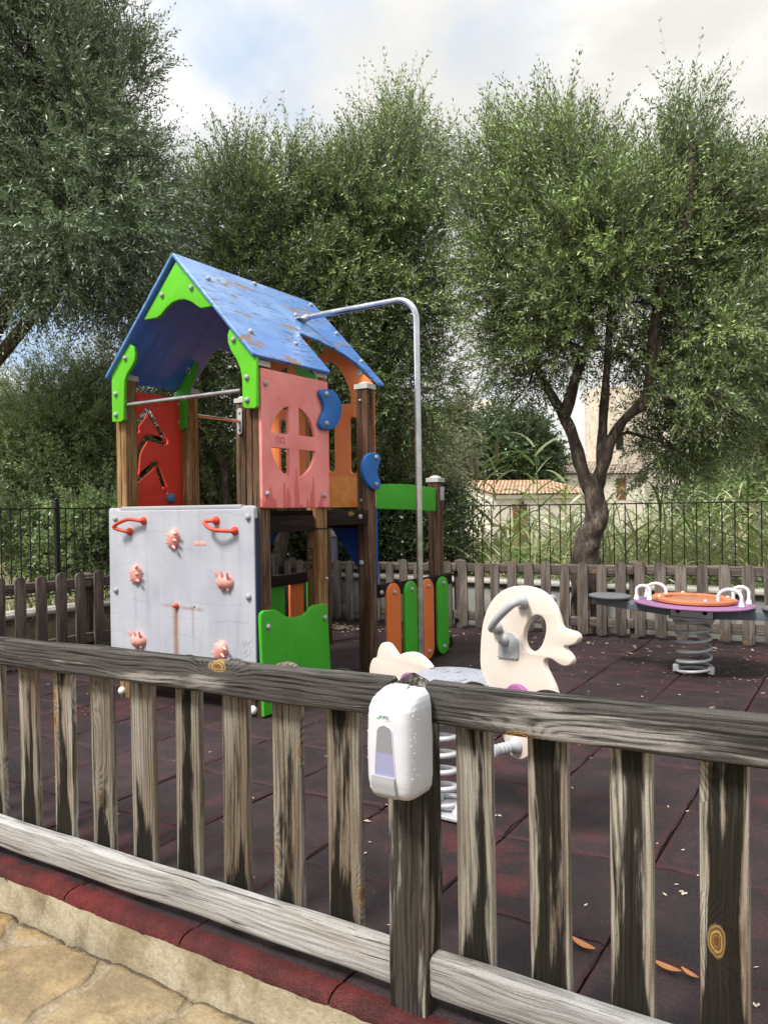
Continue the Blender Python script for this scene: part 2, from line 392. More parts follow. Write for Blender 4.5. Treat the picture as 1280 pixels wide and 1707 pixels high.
SCRATCH = plastic('scratched_line', C(176, 92, 96), .6, 0, 0, 25)
def chrome():
    m, t, b = newmat('steel_tube'); o = t.obj(); n = t.noise(o, 9, 5, .65); n2 = t.noise(t.v('MULTIPLY', o, (90, 90, 6)), 1, 3)
    t.put(b.inputs['Base Color'], t.ramp(n, [(.3, (.42, .42, .44, 1)), (.7, (.68, .68, .70, 1))])); b.inputs['Metallic'].default_value = 1
    t.put(b.inputs['Roughness'], t.mr(n, .3, .7, .20, .30)); MAT['chrome'] = m; return m
CHROME = chrome()
def faded_red():
    """sun-bleached salmon board, with deeper red where rain keeps the lower part wet"""
    m, t, b = newmat('faded_red_board'); o = t.obj(); x, y, z = t.sep(o)
    base = t.ramp(t.noise(o, 4, 5, .6), [(.3, C(236, 130, 126, .95)), (.7, C(250, 156, 152, .95))])
    dr = t.noise(t.comb(0.0, t.m('MULTIPLY', y, 13), t.m('MULTIPLY', z, 1.6)), 1.0, 3, .5)
    lim = t.m('ADD', dr, t.m('MULTIPLY', t.m('SUBTRACT', 1.36, z), .75))   # z is above the tower base
    k = t.ss(lim, .60, .615); k = t.m('MULTIPLY', k, t.ss(t.m('ABSOLUTE', t.m('SUBTRACT', z, 1.30)), .16, .12))
    c = t.mix(t.m('MULTIPLY', k, .6), base, C(214, 72, 74))
    sp = t.ss(t.vor(o, 38).outputs['Distance'], .13, .10); sp = t.m('MULTIPLY', sp, t.ss(t.noise(o, 6, 2), .56, .62)); c = t.mix(sp, c, C(170, 50, 56))
    c = t.mix(t.m('MULTIPLY', t.ss(t.noise(t.v('MULTIPLY', o, (1, 3, .8)), 3, 4), .5, .75), .25), c, C(216, 150, 146))
    t.put(b.inputs['Base Color'], c); b.inputs['Roughness'].default_value = .55
    t.put(b.inputs['Normal'], t.bump(t.noise(o, 50, 3), .06, .004)); return m
FADED = faded_red()
def gable_orange():
    m, t, b = newmat('faded_orange_board'); o = t.obj(); x, y, z = t.sep(o)
    c = t.ramp(t.noise(o, 4, 5, .6), [(.3, C(240, 126, 66, 1)), (.7, C(250, 146, 92, 1))])
    n = t.noise(o, 26, 5, .7); lo = t.ss(t.m('ADD', z, t.m('MULTIPLY', t.m('SUBTRACT', t.noise(o, 9, 3), .5), .12)), 1.42, 1.39)
    c2 = t.ramp(n, [(.35, C(246, 142, 42, 1)), (.6, C(252, 172, 92, 1))])
    c = t.mix(lo, c, c2); t.put(b.inputs['Base Color'], c); b.inputs['Roughness'].default_value = .5; return m
GABLE = gable_orange()
def roof_mat():
    """blue laminate, weathered along the ridge direction, the film peeled off in brown patches; attribute rc = (along ridge, down the slope)"""
    m, t, b = newmat('peeling_blue_laminate'); rc = t.attr('rc')['Vector']; a, s_, q = t.sep(rc)
    base = t.ramp(t.noise(t.comb(t.m('MULTIPLY', a, 3), t.m('MULTIPLY', s_, 9), q), 1.0, 5, .65), [(.25, C(58, 108, 182)), (.5, C(98, 146, 208)), (.75, C(144, 178, 224))])
    low = t.ss(s_, .35, .95); base = t.mix(t.m('MULTIPLY', low, .55), base, C(52, 116, 200))
    up_ = t.ss(a, .85, 1.15); base = t.mix(t.m('MULTIPLY', up_, .5), base, C(48, 118, 208))
    st = t.noise(t.comb(t.m('MULTIPLY', a, 9), t.m('MULTIPLY', s_, 46), q), 1.0, 5, .7)
    reg = t.noise(t.comb(t.m('MULTIPLY', a, 3.2), t.m('MULTIPLY', s_, 3.2), t.m('ADD', q, 4.0)), 1.0, 2)
    k = t.m('MULTIPLY', t.ss(st, .55, .59), t.ss(reg, .40, .50)); top = t.m('MULTIPLY', k, q)
    c = t.mix(t.m('MULTIPLY', top, .8), base, C(44, 50, 66))
    pv = t.noise(t.comb(t.m('MULTIPLY', a, 3.4), t.m('MULTIPLY', s_, 8.0), 7.3), 1.0, 4, .6, .4)
    peel = t.m('MULTIPLY', t.ss(pv, .602, .612), q); c = t.mix(peel, c, t.mix(t.noise(rc, 30, 3), C(112, 92, 84), C(150, 126, 112)))
    c = t.mix(q, t.ramp(t.noise(t.comb(t.m('MULTIPLY', a, 14), t.m('MULTIPLY', s_, 2.2), 0.0), 1.0, 4, .6), [(.3, C(62, 112, 214, 1)), (.7, C(88, 140, 238, 1))]), c)
    t.put(b.inputs['Base Color'], c); t.put(b.inputs['Roughness'], t.m('MULTIPLY_ADD', peel, .4, .30)); b.inputs['Specular IOR Level'].default_value = .8
    t.put(b.inputs['Normal'], t.bump(t.m('SUBTRACT', t.noise(rc, 14, 4), t.m('MULTIPLY', peel, .6)), .12, .006)); return m
ROOF = roof_mat()
def rock_panel():
    """pale grey climbing board: hairline scratches, dirt runs under the holds and rust weeping from the middle plug"""
    m, t, b = newmat('pale_grey_board'); o = t.obj(); x, y, z = t.sep(o)
    c = t.ramp(t.noise(o, 3, 6, .6), [(.3, C(176, 179, 190)), (.7, C(198, 200, 210))])
    run = t.noise(t.comb(t.m('MULTIPLY', x, 16), 0.0, t.m('MULTIPLY', z, 1.2)), 1.0, 5, .6); c = t.mix(t.m('MULTIPLY', t.ss(run, .52, .72), .3), c, C(206, 206, 212))
    c = t.mix(t.m('MULTIPLY', t.ss(run, .46, .30), .25), c, C(128, 130, 140))
    hl = t.m('ADD', t.m('MULTIPLY', z, 9.5), t.m('MULTIPLY', t.noise(t.comb(t.m('MULTIPLY', x, 2.3), 0.0, t.m('MULTIPLY', z, 3)), 1.0, 3), 1.1))
    hair = t.ss(t.m('ABSOLUTE', t.m('SUBTRACT', t.m('FRACT', hl), .5)), .030, .012); hair = t.m('MULTIPLY', hair, t.ss(t.noise(o, 3.5, 3), .44, .60))
    c = t.mix(t.m('MULTIPLY', hair, .22), c, C(96, 98, 108))
    def run_at(x0, z0, w, ln, k):
        dx = t.m('SUBTRACT', x, t.m('ADD', x0, t.m('MULTIPLY', t.m('SUBTRACT', t.noise(t.v('MULTIPLY', o, (0, 0, 9)), 1, 2), .5), .012)))
        f = t.m('EXPONENT', t.m('MULTIPLY', t.m('MULTIPLY', dx, dx), -1 / (w * w)))
        dz = t.m('SUBTRACT', z0, z); g = t.m('MULTIPLY', t.ss(dz, -.012, .006), t.ss(dz, ln, ln * .35)); return t.m('MULTIPLY', t.m('MULTIPLY', f, g), k)
    X0, ZR = RUST
    r1 = t.m('MULTIPLY', run_at(X0, ZR, .020, .62, 1.0), t.mr(t.noise(t.comb(t.m('MULTIPLY', x, 90), 0.0, t.m('MULTIPLY', z, 4)), 1, 3), .3, .7, .6, 1.1)); r2 = run_at(X0 + .145, ZR, .010, .30, .4)
    hz = t.m('SUBTRACT', z, t.m('ADD', ZR - .004, t.m('MULTIPLY', t.m('SUBTRACT', x, X0), -.04)))
    hx = t.m('ABSOLUTE', t.m('SUBTRACT', x, X0 + .06)); hf = t.m('MULTIPLY', t.m('EXPONENT', t.m('MULTIPLY', t.m('MULTIPLY', hz, hz), -1 / (.010 ** 2))), t.ss(hx, .22, .12))
    hf = t.m('MULTIPLY', hf, t.mr(t.noise(o, 30, 3), .35, .65, .2, .9))
    c = t.mix(t.m('MINIMUM', t.m('ADD', r2, t.m('MULTIPLY', hf, .8)), .8), c, C(150, 104, 70)); c = t.mix(t.m('MINIMUM', r1, .9), c, C(154, 98, 54))
    t.put(b.inputs['Base Color'], c); b.inputs['Roughness'].default_value = .38; t.put(b.inputs['Normal'], t.bump(t.m('SUBTRACT', t.noise(o, 5, 3), t.m('MULTIPLY', hair, .25)), .15, .008)); return m
def rubber(name, dark, mid, red, tiles=True):
    m, t, b = newmat(name); o = t.node('ShaderNodeTexCoord').outputs['Object']; x, y, z = t.sep(o)
    gr = t.vor(o, 330).outputs; g2 = t.noise(o, 150, 3, .7); lo = t.noise(o, 1.1, 5, .62); md = t.noise(o, 6, 5, .65)
    c = t.mix(t.ss(md, .35, .68), dark, mid); worn = t.ss(t.m('ADD', t.m('MULTIPLY', lo, .7), t.m('MULTIPLY', md, .45)), .60, .76)
    h = t.m('ADD', gr['Distance'], t.m('MULTIPLY', g2, .5))
    if tiles:
        wob = t.m('MULTIPLY', t.m('SUBTRACT', t.noise(o, 5, 3), .5), .03)
        def ln(q, off): f = t.m('FRACT', t.m('ADD', t.m('MULTIPLY', q, 2.0), off)); return t.m('MULTIPLY', t.m('MINIMUM', f, t.m('SUBTRACT', 1.0, f)), .5)
        d = t.m('MINIMUM', ln(t.m('ADD', x, wob), .18), ln(t.m('ADD', y, wob), .05))
        ti = t.node('ShaderNodeTexWhiteNoise', _noise_dimensions='2D'); t.put(ti.inputs['Vector'], t.comb(t.m('FLOOR', t.m('MULTIPLY_ADD', x, 2.0, .18)), t.m('FLOOR', t.m('MULTIPLY_ADD', y, 2.0, .05)), 0.0))
        tv = t.mr(ti.outputs['Value'], 0, 1, .72, 1.3); c = t.mix(1, c, t.comb(tv, tv, tv), 'MULTIPLY')
        worn = t.m('MAXIMUM', worn, t.m('MULTIPLY', t.ss(t.m('ADD', d, t.m('MULTIPLY', t.m('SUBTRACT', md, .5), .12)), .022, .004), .42))
        joint = t.ss(d, .0045, .0015); h = t.m('SUBTRACT', h, t.m('MULTIPLY', joint, 4.0))
    c = t.mix(t.m('MULTIPLY', worn, .55), c, red)
    gv = t.mr(t.sep(gr['Color'])[0], 0, 1, .55, 1.5); c = t.mix(.8, c, t.comb(gv, gv, gv), 'MULTIPLY')
    if tiles: c = t.mix(t.m('MULTIPLY', joint, .85), c, (.008, .006, .007, 1))
    t.put(b.inputs['Base Color'], c); t.put(b.inputs['Roughness'], t.mr(lo, .35, .65, .5, .85)); b.inputs['Specular IOR Level'].default_value = .3
    t.put(b.inputs['Normal'], t.bump(h, .6, .004)); return m
FLOOR = rubber('rubber_tiles', C(46, 37, 40, .72), C(64, 46, 49, .74), C(104, 42, 44, .75))
EDGE = rubber('red_rubber_edging', C(72, 28, 29, .62), C(104, 40, 38, .66), C(124, 44, 42, .66), tiles=False)
def concrete(name, a, bcol, stain, scale=3, moss=None):
    m, t, b = newmat(name); o = t.obj(); n = t.noise(o, scale, 6, .6); f = t.noise(o, 90, 4, .6)
    c = t.mix(t.ss(n, .35, .65), a, bcol); c = t.mix(t.m('MULTIPLY', t.ss(t.noise(t.v('MULTIPLY', o, (6, 6, 2)), 1.4, 5, .65), .52, .70), .6), c, stain)
    if moss: c = t.mix(t.m('MULTIPLY', t.ss(t.noise(o, 4.7, 4), .55, .7), .4), c, moss)
    k = t.mr(f, .3, .7, .82, 1.15); c = t.mix(1, c, t.comb(k, k, k), 'MULTIPLY')
    t.put(b.inputs['Base Color'], c); b.inputs['Roughness'].default_value = .9; t.put(b.inputs['Normal'], t.bump(t.m('ADD', f, t.m('MULTIPLY', t.noise(o, 22, 4), 1.5)), .5, .006)); return m
KERB = concrete('kerb_concrete', C(158, 142, 112, .68), C(190, 178, 152, .72), C(100, 78, 52, .66), 7, C(146, 128, 86, .66))
WALLC = concrete('wall_concrete', C(138, 136, 134), C(168, 166, 162), C(92, 84, 72), 2)
COPING = concrete('coping_render', C(178, 174, 164), C(206, 203, 195), C(150, 142, 122), 2)
STUCCO = concrete('white_stucco', C(226, 216, 200, .95), C(240, 232, 220, .95), C(186, 170, 148), .7)
STONE = concrete('tower_stone', C(206, 190, 166, .85), C(228, 216, 196, .9), C(140, 116, 90, .7), 1.6)
def paving():
    m, t, b = newmat('flagstone'); o = t.obj(); wo = t.v('ADD', o, t.v('MULTIPLY', t.comb(t.noise(o, 4, 3), t.noise(t.v('ADD', o, (7, 3, 1)), 4, 3), 0.0), (.22, .22, 0)))
    ed = t.vor(t.v('MULTIPLY', wo, (1, 1, 0)), 3.4, 'DISTANCE_TO_EDGE').outputs['Distance']; cell = t.vor(t.v('MULTIPLY', wo, (1, 1, 0)), 3.4).outputs['Color']
    n = t.noise(o, 7, 6, .65); f = t.noise(o, 70, 4, .65)
    cc = t.attr('stone')['Fac']; c = t.mix(t.ss(n, .35, .7), t.mix(cc, C(138, 114, 78, .62), C(152, 134, 104, .62)), t.mix(cc, C(184, 148, 94, .66), C(190, 170, 132, .66)))
    c = t.mix(t.m('MULTIPLY', t.ss(t.noise(o, 3.1, 5, .6), .55, .68), .5), c, C(146, 104, 58, .7))
    mort = t.ss(t.m('ADD', t.attr('edge')['Fac'], t.m('MULTIPLY', t.m('SUBTRACT', f, .5), .012)), .020, .012)
    c = t.mix(t.m('MULTIPLY', mort, .8), c, t.mix(f, C(130, 116, 92, .7), C(190, 174, 148, .7)))
    cr = t.vor(t.v('ADD', wo, (3, 0, 0)), 9, 'DISTANCE_TO_EDGE').outputs['Distance']; crk = t.m('MULTIPLY', t.ss(cr, .012, .004), t.ss(t.noise(o, 2.3, 2), .5, .6)); c = t.mix(t.m('MULTIPLY', crk, .6), c, C(110, 88, 58))
    y_ = t.sep(o)[1]; dj = t.m('ADD', t.m('SUBTRACT', 1.43, y_), t.m('MULTIPLY', t.m('SUBTRACT', t.noise(o, 14, 4), .5), .05)); c = t.mix(t.m('MULTIPLY', t.ss(dj, .024, .004), .85), c, C(62, 52, 38, .8)); c = t.mix(t.m('MULTIPLY', t.ss(t.noise(o, 5.2, 6, .7), .54, .66), .5), c, C(120, 96, 62, .6))
    k = t.mr(f, .3, .7, .84, 1.14); c = t.mix(1, c, t.comb(k, k, k), 'MULTIPLY')
    t.put(b.inputs['Base Color'], c); b.inputs['Roughness'].default_value = .85
    t.put(b.inputs['Normal'], t.bump(t.m('SUBTRACT', t.m('ADD', f, t.m('MULTIPLY', n, 3.0)), t.m('MULTIPLY', mort, 1.2)), .5, .01)); return m
PAVE = paving()
def soil():
    m, t, b = newmat('earth'); o = t.obj(); c = t.ramp(t.noise(o, 1.3, 7, .65), [(.3, C(74, 72, 44)), (.5, C(104, 96, 62)), (.7, C(136, 120, 84))]); t.put(b.inputs['Base Color'], c); b.inputs['Roughness'].default_value = .95
    t.put(b.inputs['Normal'], t.bump(t.noise(o, 9, 5), .7, .05)); return m
SOIL = soil()
def hillmat():
    m, t, b = newmat('scrub_hill'); o = t.obj(); c = t.ramp(t.noise(o, .12, 8, .7), [(.3, C(58, 70, 42)), (.5, C(92, 100, 64)), (.7, C(140, 134, 100))]); t.put(b.inputs['Base Color'], c); b.inputs['Roughness'].default_value = .95; return m
def leafmat(name, top, top2, under, transl=.25):
    m, t, b = newmat(name); ti = t.attr('tint')['Fac']; geo = t.node('ShaderNodeNewGeometry')
    c = t.mix(t.m('POWER', ti, 1.7), top, top2); n = t.noise(t.obj(), 1.3, 2); k = t.mr(n, .3, .7, .75, 1.25); c = t.mix(1, c, t.comb(k, k, k), 'MULTIPLY')
    c = t.mix(geo.outputs['Backfacing'], c, under)
    t.put(b.inputs['Base Color'], c); b.inputs['Roughness'].default_value = .38; b.inputs['Specular IOR Level'].default_value = .55
    tr = t.node('ShaderNodeBsdfTranslucent'); t.put(tr.inputs['Color'], t.mix(.4, c, (.16, .22, .03, 1)))
    mx = t.node('ShaderNodeMixShader'); mx.inputs[0].default_value = transl; t.l.new(b.outputs[0], mx.inputs[1]); t.l.new(tr.outputs[0], mx.inputs[2])
    t.l.new(mx.outputs[0], t.n['Material Output'].inputs['Surface']); return m
OLIVE = leafmat('olive_leaf', (.036, .080, .022, 1), (.50, .66, .20, 1), (.25, .29, .18, 1), .15)
OLIVED = leafmat('dark_olive_leaf', (.028, .060, .028, 1), (.34, .45, .23, 1), (.25, .29, .21, 1), .15)
SHRUB = leafmat('shrub_leaf', (.15, .25, .08, 1), (.46, .56, .25, 1), (.38, .44, .28, 1), .38)
DRYSH = leafmat('dry_shrub_leaf', (.10, .11, .05, 1), (.19, .19, .09, 1), (.18, .18, .12, 1))
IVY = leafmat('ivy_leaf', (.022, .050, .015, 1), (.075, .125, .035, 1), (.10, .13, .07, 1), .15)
REED = leafmat('reed_blade', (.20, .33, .08, 1), (.74, .64, .36, 1), (.42, .46, .24, 1), .3)
PLUME = leafmat('reed_plume', (.50, .42, .26, 1), (.60, .52, .36, 1), (.45, .38, .24, 1), .3)
LITTER = leafmat('dry_leaf', (.48, .28, .10, 1), (.55, .47, .36, 1), (.50, .42, .31, 1), .1)
ORLEAF = leafmat('orange_leaf', (.55, .20, .045, 1), (.55, .20, .045, 1), (.50, .20, .06, 1), .1)
FLOWER = leafmat('flower_petal', (.40, .03, .06, 1), (.5, .06, .1, 1), (.4, .05, .08, 1), .2)
def bark():
    m, t, b = newmat('olive_bark'); o = t.obj(); q = t.v('MULTIPLY', o, (1, 1, .35)); n = t.noise(q, 16, 6, .7, .6); l = t.noise(o, 3.2, 4)
    c = t.ramp(n, [(.3, C(28, 24, 22)), (.52, C(84, 71, 62)), (.72, C(150, 134, 120))]); c = t.mix(t.m('MULTIPLY', t.ss(l, .58, .70), .45), c, C(150, 144, 138))
    t.put(b.inputs['Base Color'], c); b.inputs['Roughness'].default_value = .9; t.put(b.inputs['Normal'], t.bump(t.m('ADD', n, t.m('MULTIPLY', t.vor(q, 22).outputs['Distance'], .8)), .9, .02)); return m
BARK = bark()
def tilemat(name, a, bb):
    m, t, b = newmat(name); o = t.obj(); c = t.mix(t.ss(t.noise(o, 2.2, 6, .7), .35, .65), a, bb); w = t.node('ShaderNodeTexWhiteNoise'); t.put(w.inputs['Vector'], t.v('FLOOR', t.v('MULTIPLY', o, (5, 3, 3)))); k = t.mr(w.outputs['Value'], 0, 1, .75, 1.2); c = t.mix(1, c, t.comb(k, k, k), 'MULTIPLY')
    t.put(b.inputs['Base Color'], c); b.inputs['Roughness'].default_value = .9; return m
TILEO = tilemat('orange_roof_tile', C(188, 148, 118), C(214, 180, 150)); TILEG = tilemat('grey_roof_tile', C(134, 120, 108), C(168, 152, 138)); TILER = tilemat('red_roof_tile', C(186, 104, 70), C(204, 130, 96))
DARKV = plastic('dark_opening', (.01, .01, .01, 1), .9, 0, 0, 30)
def windowmat():
    m, t, b = newmat('smoked_window'); o = t.obj(); z = t.sep(o)[2]
    liq = t.ss(z, .110, .106); c = t.mix(liq, C(132, 131, 140, 1), C(142, 143, 178, 1)); t.put(b.inputs['Base Color'], c); b.inputs['Roughness'].default_value = .08; b.inputs['Specular IOR Level'].default_value = .7; b.inputs['Coat Weight'].default_value = .5; return m
WINM = windowmat()
# ------------------------------------------------------------------ world, sun
SUN = Vector((-.16, -.56, .82)).normalized()
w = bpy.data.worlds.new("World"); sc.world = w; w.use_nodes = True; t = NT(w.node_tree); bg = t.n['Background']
sky = t.node('ShaderNodeTexSky', _sky_type='NISHITA'); sky.sun_disc = False; sky.sun_elevation = math.asin(SUN.z); sky.sun_rotation = math.atan2(SUN.x, SUN.y); sky.dust_density = 1.5; sky.ozone_density = 1.0
d = t.node('ShaderNodeTexCoord').outputs['Generated']; dx, dy, dz = t.sep(d)
inv = t.m('DIVIDE', 1.0, t.m('MAXIMUM', t.m('ADD', dz, .25), .12)); q = t.comb(t.m('MULTIPLY', dx, inv), t.m('MULTIPLY', dy, inv), 0.0)
def blob(px, py, c0, c1):
    v = ray(px, py); v = v / np.linalg.norm(v); return t.ss(t.v('DOT_PRODUCT', d, tuple(v)), c0, c1)
n1 = t.noise(t.v('ADD', q, (3.3, 1.2, 0)), 1.5, 7, .56, .3); n2 = t.noise(t.v('ADD', q, (9.1, 4.4, 2)), 2.6, 6, .55)
hole = t.m('ADD', t.m('MULTIPLY', blob(335, 215, .980, .9995), .13), t.m('ADD', t.m('MULTIPLY', blob(470, 40, .985, .9995), .14), t.m('MULTIPLY', blob(860, 20, .993, .9998), .12)))
hole = t.m('ADD', hole, t.m('MULTIPLY', blob(60, 600, .97, .999), .15)); hole = t.m('ADD', hole, t.m('MULTIPLY', blob(790, 560, .98, .999), .12))
cov = t.ss(t.m('SUBTRACT', t.m('ADD', n1, .235), hole), .38, .66)
warm = blob(1060, 60, .86, .995)
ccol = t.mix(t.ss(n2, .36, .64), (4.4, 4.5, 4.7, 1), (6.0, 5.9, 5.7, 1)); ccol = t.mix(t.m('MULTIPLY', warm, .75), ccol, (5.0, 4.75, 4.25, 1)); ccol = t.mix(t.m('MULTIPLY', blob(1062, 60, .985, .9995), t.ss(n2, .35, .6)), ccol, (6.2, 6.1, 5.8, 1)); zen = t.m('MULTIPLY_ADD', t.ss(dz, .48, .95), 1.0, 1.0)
blue = t.mix(.92, sky.outputs[0], (3.0, 3.95, 5.3, 1))
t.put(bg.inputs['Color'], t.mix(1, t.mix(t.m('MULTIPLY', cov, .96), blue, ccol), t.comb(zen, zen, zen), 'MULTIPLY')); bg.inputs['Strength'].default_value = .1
sl = bpy.data.lights.new('sun', 'SUN'); sl.energy = 2.7; sl.angle = R(14); sl.color = (1, .965, .91)
so = bpy.data.objects.new('sun', sl); COL.objects.link(so); so.rotation_euler = SUN.to_track_quat('Z', 'Y').to_euler(); so.location = (0, -5, 12)
vs = sc.view_settings; vs.view_transform = 'Standard'; vs.look = 'None'; vs.exposure = 0.90; vs.gamma = 1

# ------------------------------------------------------------------ ground, floor, kerb, path
def grid(x0, x1, y0, y1, nx, ny, zf):
    xs, ys = np.linspace(x0, x1, nx), np.linspace(y0, y1, ny); V = [(x, y, zf(x, y)) for y in ys for x in xs]
    return V, [(j * nx + i, j * nx + i + 1, (j + 1) * nx + i + 1, (j + 1) * nx + i) for j in range(ny - 1) for i in range(nx - 1)]
def gh(x, y):
    r = math.hypot(x, y); return -.30 - (.12 if y < 7 and x > -5.9 else 0)
gv = [(-1500, -1500), (-60, -1500), (60, -1500), (1500, -1500)]
V, Fc = [], []
xs = [-1800, -300, -60, -20, -10, 0, 10, 30, 60, 300, 1800]; ys = [-1800, -60, -10, 0, 3, 7.3, 12, 20, 60, 300, 1800]
V = [(x, y, -.45) for y in ys for x in xs]; n = len(xs)
Fc = [(j * n + i, j * n + i + 1, (j + 1) * n + i + 1, (j + 1) * n + i) for j in range(len(ys) - 1) for i in range(n - 1)]
tag(link('ground', mesh(V, Fc), SOIL), kind='structure')
# far hillside
hv, nx = [], 90
for j, (rr, hs) in enumerate(((70, 0), (95, .45), (130, .85), (190, 1), (260, .7))):
    for i in range(nx):
        a = 2 * math.pi * i / (nx - 1); hh = 9 + 3 * math.sin(a * 3 + 1) + 2 * math.sin(a * 7 + 2) + 1.2 * math.sin(a * 17) + .6 * math.sin(a * 41)
        hv.append((rr * math.cos(a), rr * math.sin(a), -.6 + hh * hs))
link_h = link('hills', mesh(hv, [(j * nx + i, j * nx + i + 1, (j + 1) * nx + i + 1, (j + 1) * nx + i) for j in range(4) for i in range(nx - 1)], 60), hillmat()); tag(link_h, kind='structure')
V, Fc = [], []; tr = random.Random(3); jx = [-5.75] + [k * .5 - .09 for k in range(-11, 5)] + [2.2]; jy = [1.50] + [k * .5 - .025 for k in range(4, 14)] + [7.0]
for i in range(len(jx) - 1):
    for j in range(len(jy) - 1):
        xa, xb, ya, yb = jx[i] + .0015, jx[i + 1] - .0015, jy[j] + .0015, jy[j + 1] - .0015
        if xb - xa < .03: continue
        us = [0, .012, .03] + list(np.linspace(.1, .9, 6) * 1) ; n_ = 9; fr = [0, .02, .06, .2, .5, .8, .94, .98, 1]; b0 = len(V); tx, ty, dz_ = tr.uniform(-.003, .003), tr.uniform(-.003, .003), tr.uniform(-.0015, .0015); cl_ = [tr.uniform(0, .006) * (tr.random() < .35) for _ in range(4)]
        for q in fr:
            for p in fr:
                e = min(p, 1 - p, q, 1 - q); x, y = xa + (xb - xa) * p, ya + (yb - ya) * q
                z = gz(x) + .004 * math.sin(x * 5.1) * math.sin(y * 4.3) + dz_ + tx * (p - .5) + ty * (q - .5) - (.009 if e == 0 else .002 if e <= .02 else 0) + (cl_[0] * (1 - p) ** 8 + cl_[1] * p ** 8 + cl_[2] * (1 - q) ** 8 + cl_[3] * q ** 8) * (e > 0)
                V.append((x, y, z))
        for a in range(8):
            for b in range(8): k = b0 + a * 9 + b; Fc.append((k, k + 1, k + 10, k + 9))
fl = mesh(V, Fc, 60)
tag(link('playground_floor', fl, FLOOR), kind='structure')
# strip of earth between the play floor and the boundary walls
tag(link('earth_strip', mesh(*grid(-6.4, 2.4, 1.56, 7.6, 24, 20, lambda x, y: gz(x) - .05)), SOIL), kind='structure')
# rubber edging: one soft-edged tile every half metre, crumbling lower edge
V, Fc = [], []
prof = [(1.505, .0), (1.485, .001), (1.465, -.003), (1.452, -.012), (1.444, -.028)]
for k in range(-10, 5):
    xa, xb = -.09 + k * .5 + .0025, -.09 + (k + 1) * .5 - .0025
    if xb > 2.2: break
    nx_ = 70; b0 = len(V)
    for i in range(nx_ + 1):
        x = xa + (xb - xa) * i / nx_; e = min(x - xa, xb - x); rd = -.004 * math.exp(-e / .004)
        tooth = .011 * abs(math.sin(x * 68 + 2 * math.sin(x * 23))) + .003 * random.uniform(-1, 1)
        for m_, (yy, zz) in enumerate(prof): V.append((x, yy, gz(x) + zz + rd - (abs(tooth) if m_ == 4 else 0)))
        V.append((x, 1.452, gz(x) - .045))
    for i in range(nx_):
        for m_ in range(5):
            a = b0 + i * 6 + m_; Fc.append((a, a + 1, a + 7, a + 6))
tag(link('rubber_edging', mesh(V, Fc, 60), EDGE), kind='structure')
# concrete kerb under the edging
def hn(x, y, s=1): return math.sin(x * 13.1 * s + 1.7 * math.sin(y * 9.3 * s)) * math.sin(y * 17.7 * s + 2.1 * math.sin(x * 7.9 * s))
V, Fc = [], []; nx_ = 160; nz_ = 8
for i in range(nx_ + 1):
    x = -5.2 + 7.4 * i / nx_
    V.append((x, 1.53, gz(x) - .055))
    for j in range(nz_):
        z = -.028 - .16 * j / (nz_ - 1); V.append((x, 1.443 - .018 * j / (nz_ - 1) + .003 * hn(x, z * 4), gz(x) + z + (.003 * hn(x * 2, 3) if j == 0 else 0)))
for i in range(nx_):
    for j in range(nz_): a = i * (nz_ + 1) + j; Fc.append((a, a + 1, a + nz_ + 2, a + nz_ + 1))
tag(link('kerb', mesh(V, Fc, 60), KERB), kind='structure')
pr = np.random.default_rng(4); cells = np.array([(x + pr.uniform(-.13, .13), y + pr.uniform(-.12, .12)) for x in np.arange(-4.6, 1.6, .37) for y in np.arange(-2, 2.0, .33)]); cval = pr.random(len(cells)); ctl = pr.normal(size=(len(cells), 3)) * [.012, .012, .004]
def nz2(x, y, k): return (np.sin(x * k + 1.7 * np.sin(y * k * .73 + 1)) * np.sin(y * k * 1.13 + 2.1 * np.sin(x * k * .61 + 2)))
def path_sheet(x0, x1, y0, y1, nx, ny):
    X, Y = np.meshgrid(np.linspace(x0, x1, nx), np.linspace(y0, y1, ny)); X, Y = X.ravel(), Y.ravel()
    wx = X + .030 * nz2(X, Y, 9) + .010 * nz2(X, Y, 31); wy = Y + .030 * nz2(Y + 3, X, 8) + .010 * nz2(Y, X, 27)
    D = np.hypot(wx[:, None] - cells[None, :, 0], wy[:, None] - cells[None, :, 1]); o_ = np.argsort(D, axis=1)[:, :2]; f1 = np.take_along_axis(D, o_[:, :1], 1)[:, 0]; f2 = np.take_along_axis(D, o_[:, 1:2], 1)[:, 0]; e = (f2 - f1) / 2
    c = o_[:, 0]; rel = np.stack([X, Y], 1) - cells[c]
    z = SL * (X + 3) - .122 + ctl[c, 2] * .7 + (rel * ctl[c, :2]).sum(1) + .0030 * nz2(X, Y, 23) + .0018 * nz2(X, Y, 57) + .0011 * nz2(X, Y, 131) - .011 * np.clip(1 - e / .022, 0, 1) ** 1.3
    z -= .008 * np.exp(-((1.43 - Y) / .02) ** 2)
    n = nx; me = mesh(np.stack([X, Y, z], 1), [(j * n + i, j * n + i + 1, (j + 1) * n + i + 1, (j + 1) * n + i) for j in range(ny - 1) for i in range(nx - 1)], 75)
    for nm, arr in (('edge', e), ('stone', cval[c])): at = me.attributes.new(nm, 'FLOAT', 'POINT'); at.data.foreach_set('value', arr.astype(np.float32))
    return me
tag(link('stone_path', path_sheet(-3.6, .4, -.9, 1.43, 400, 230), PAVE), kind='structure')

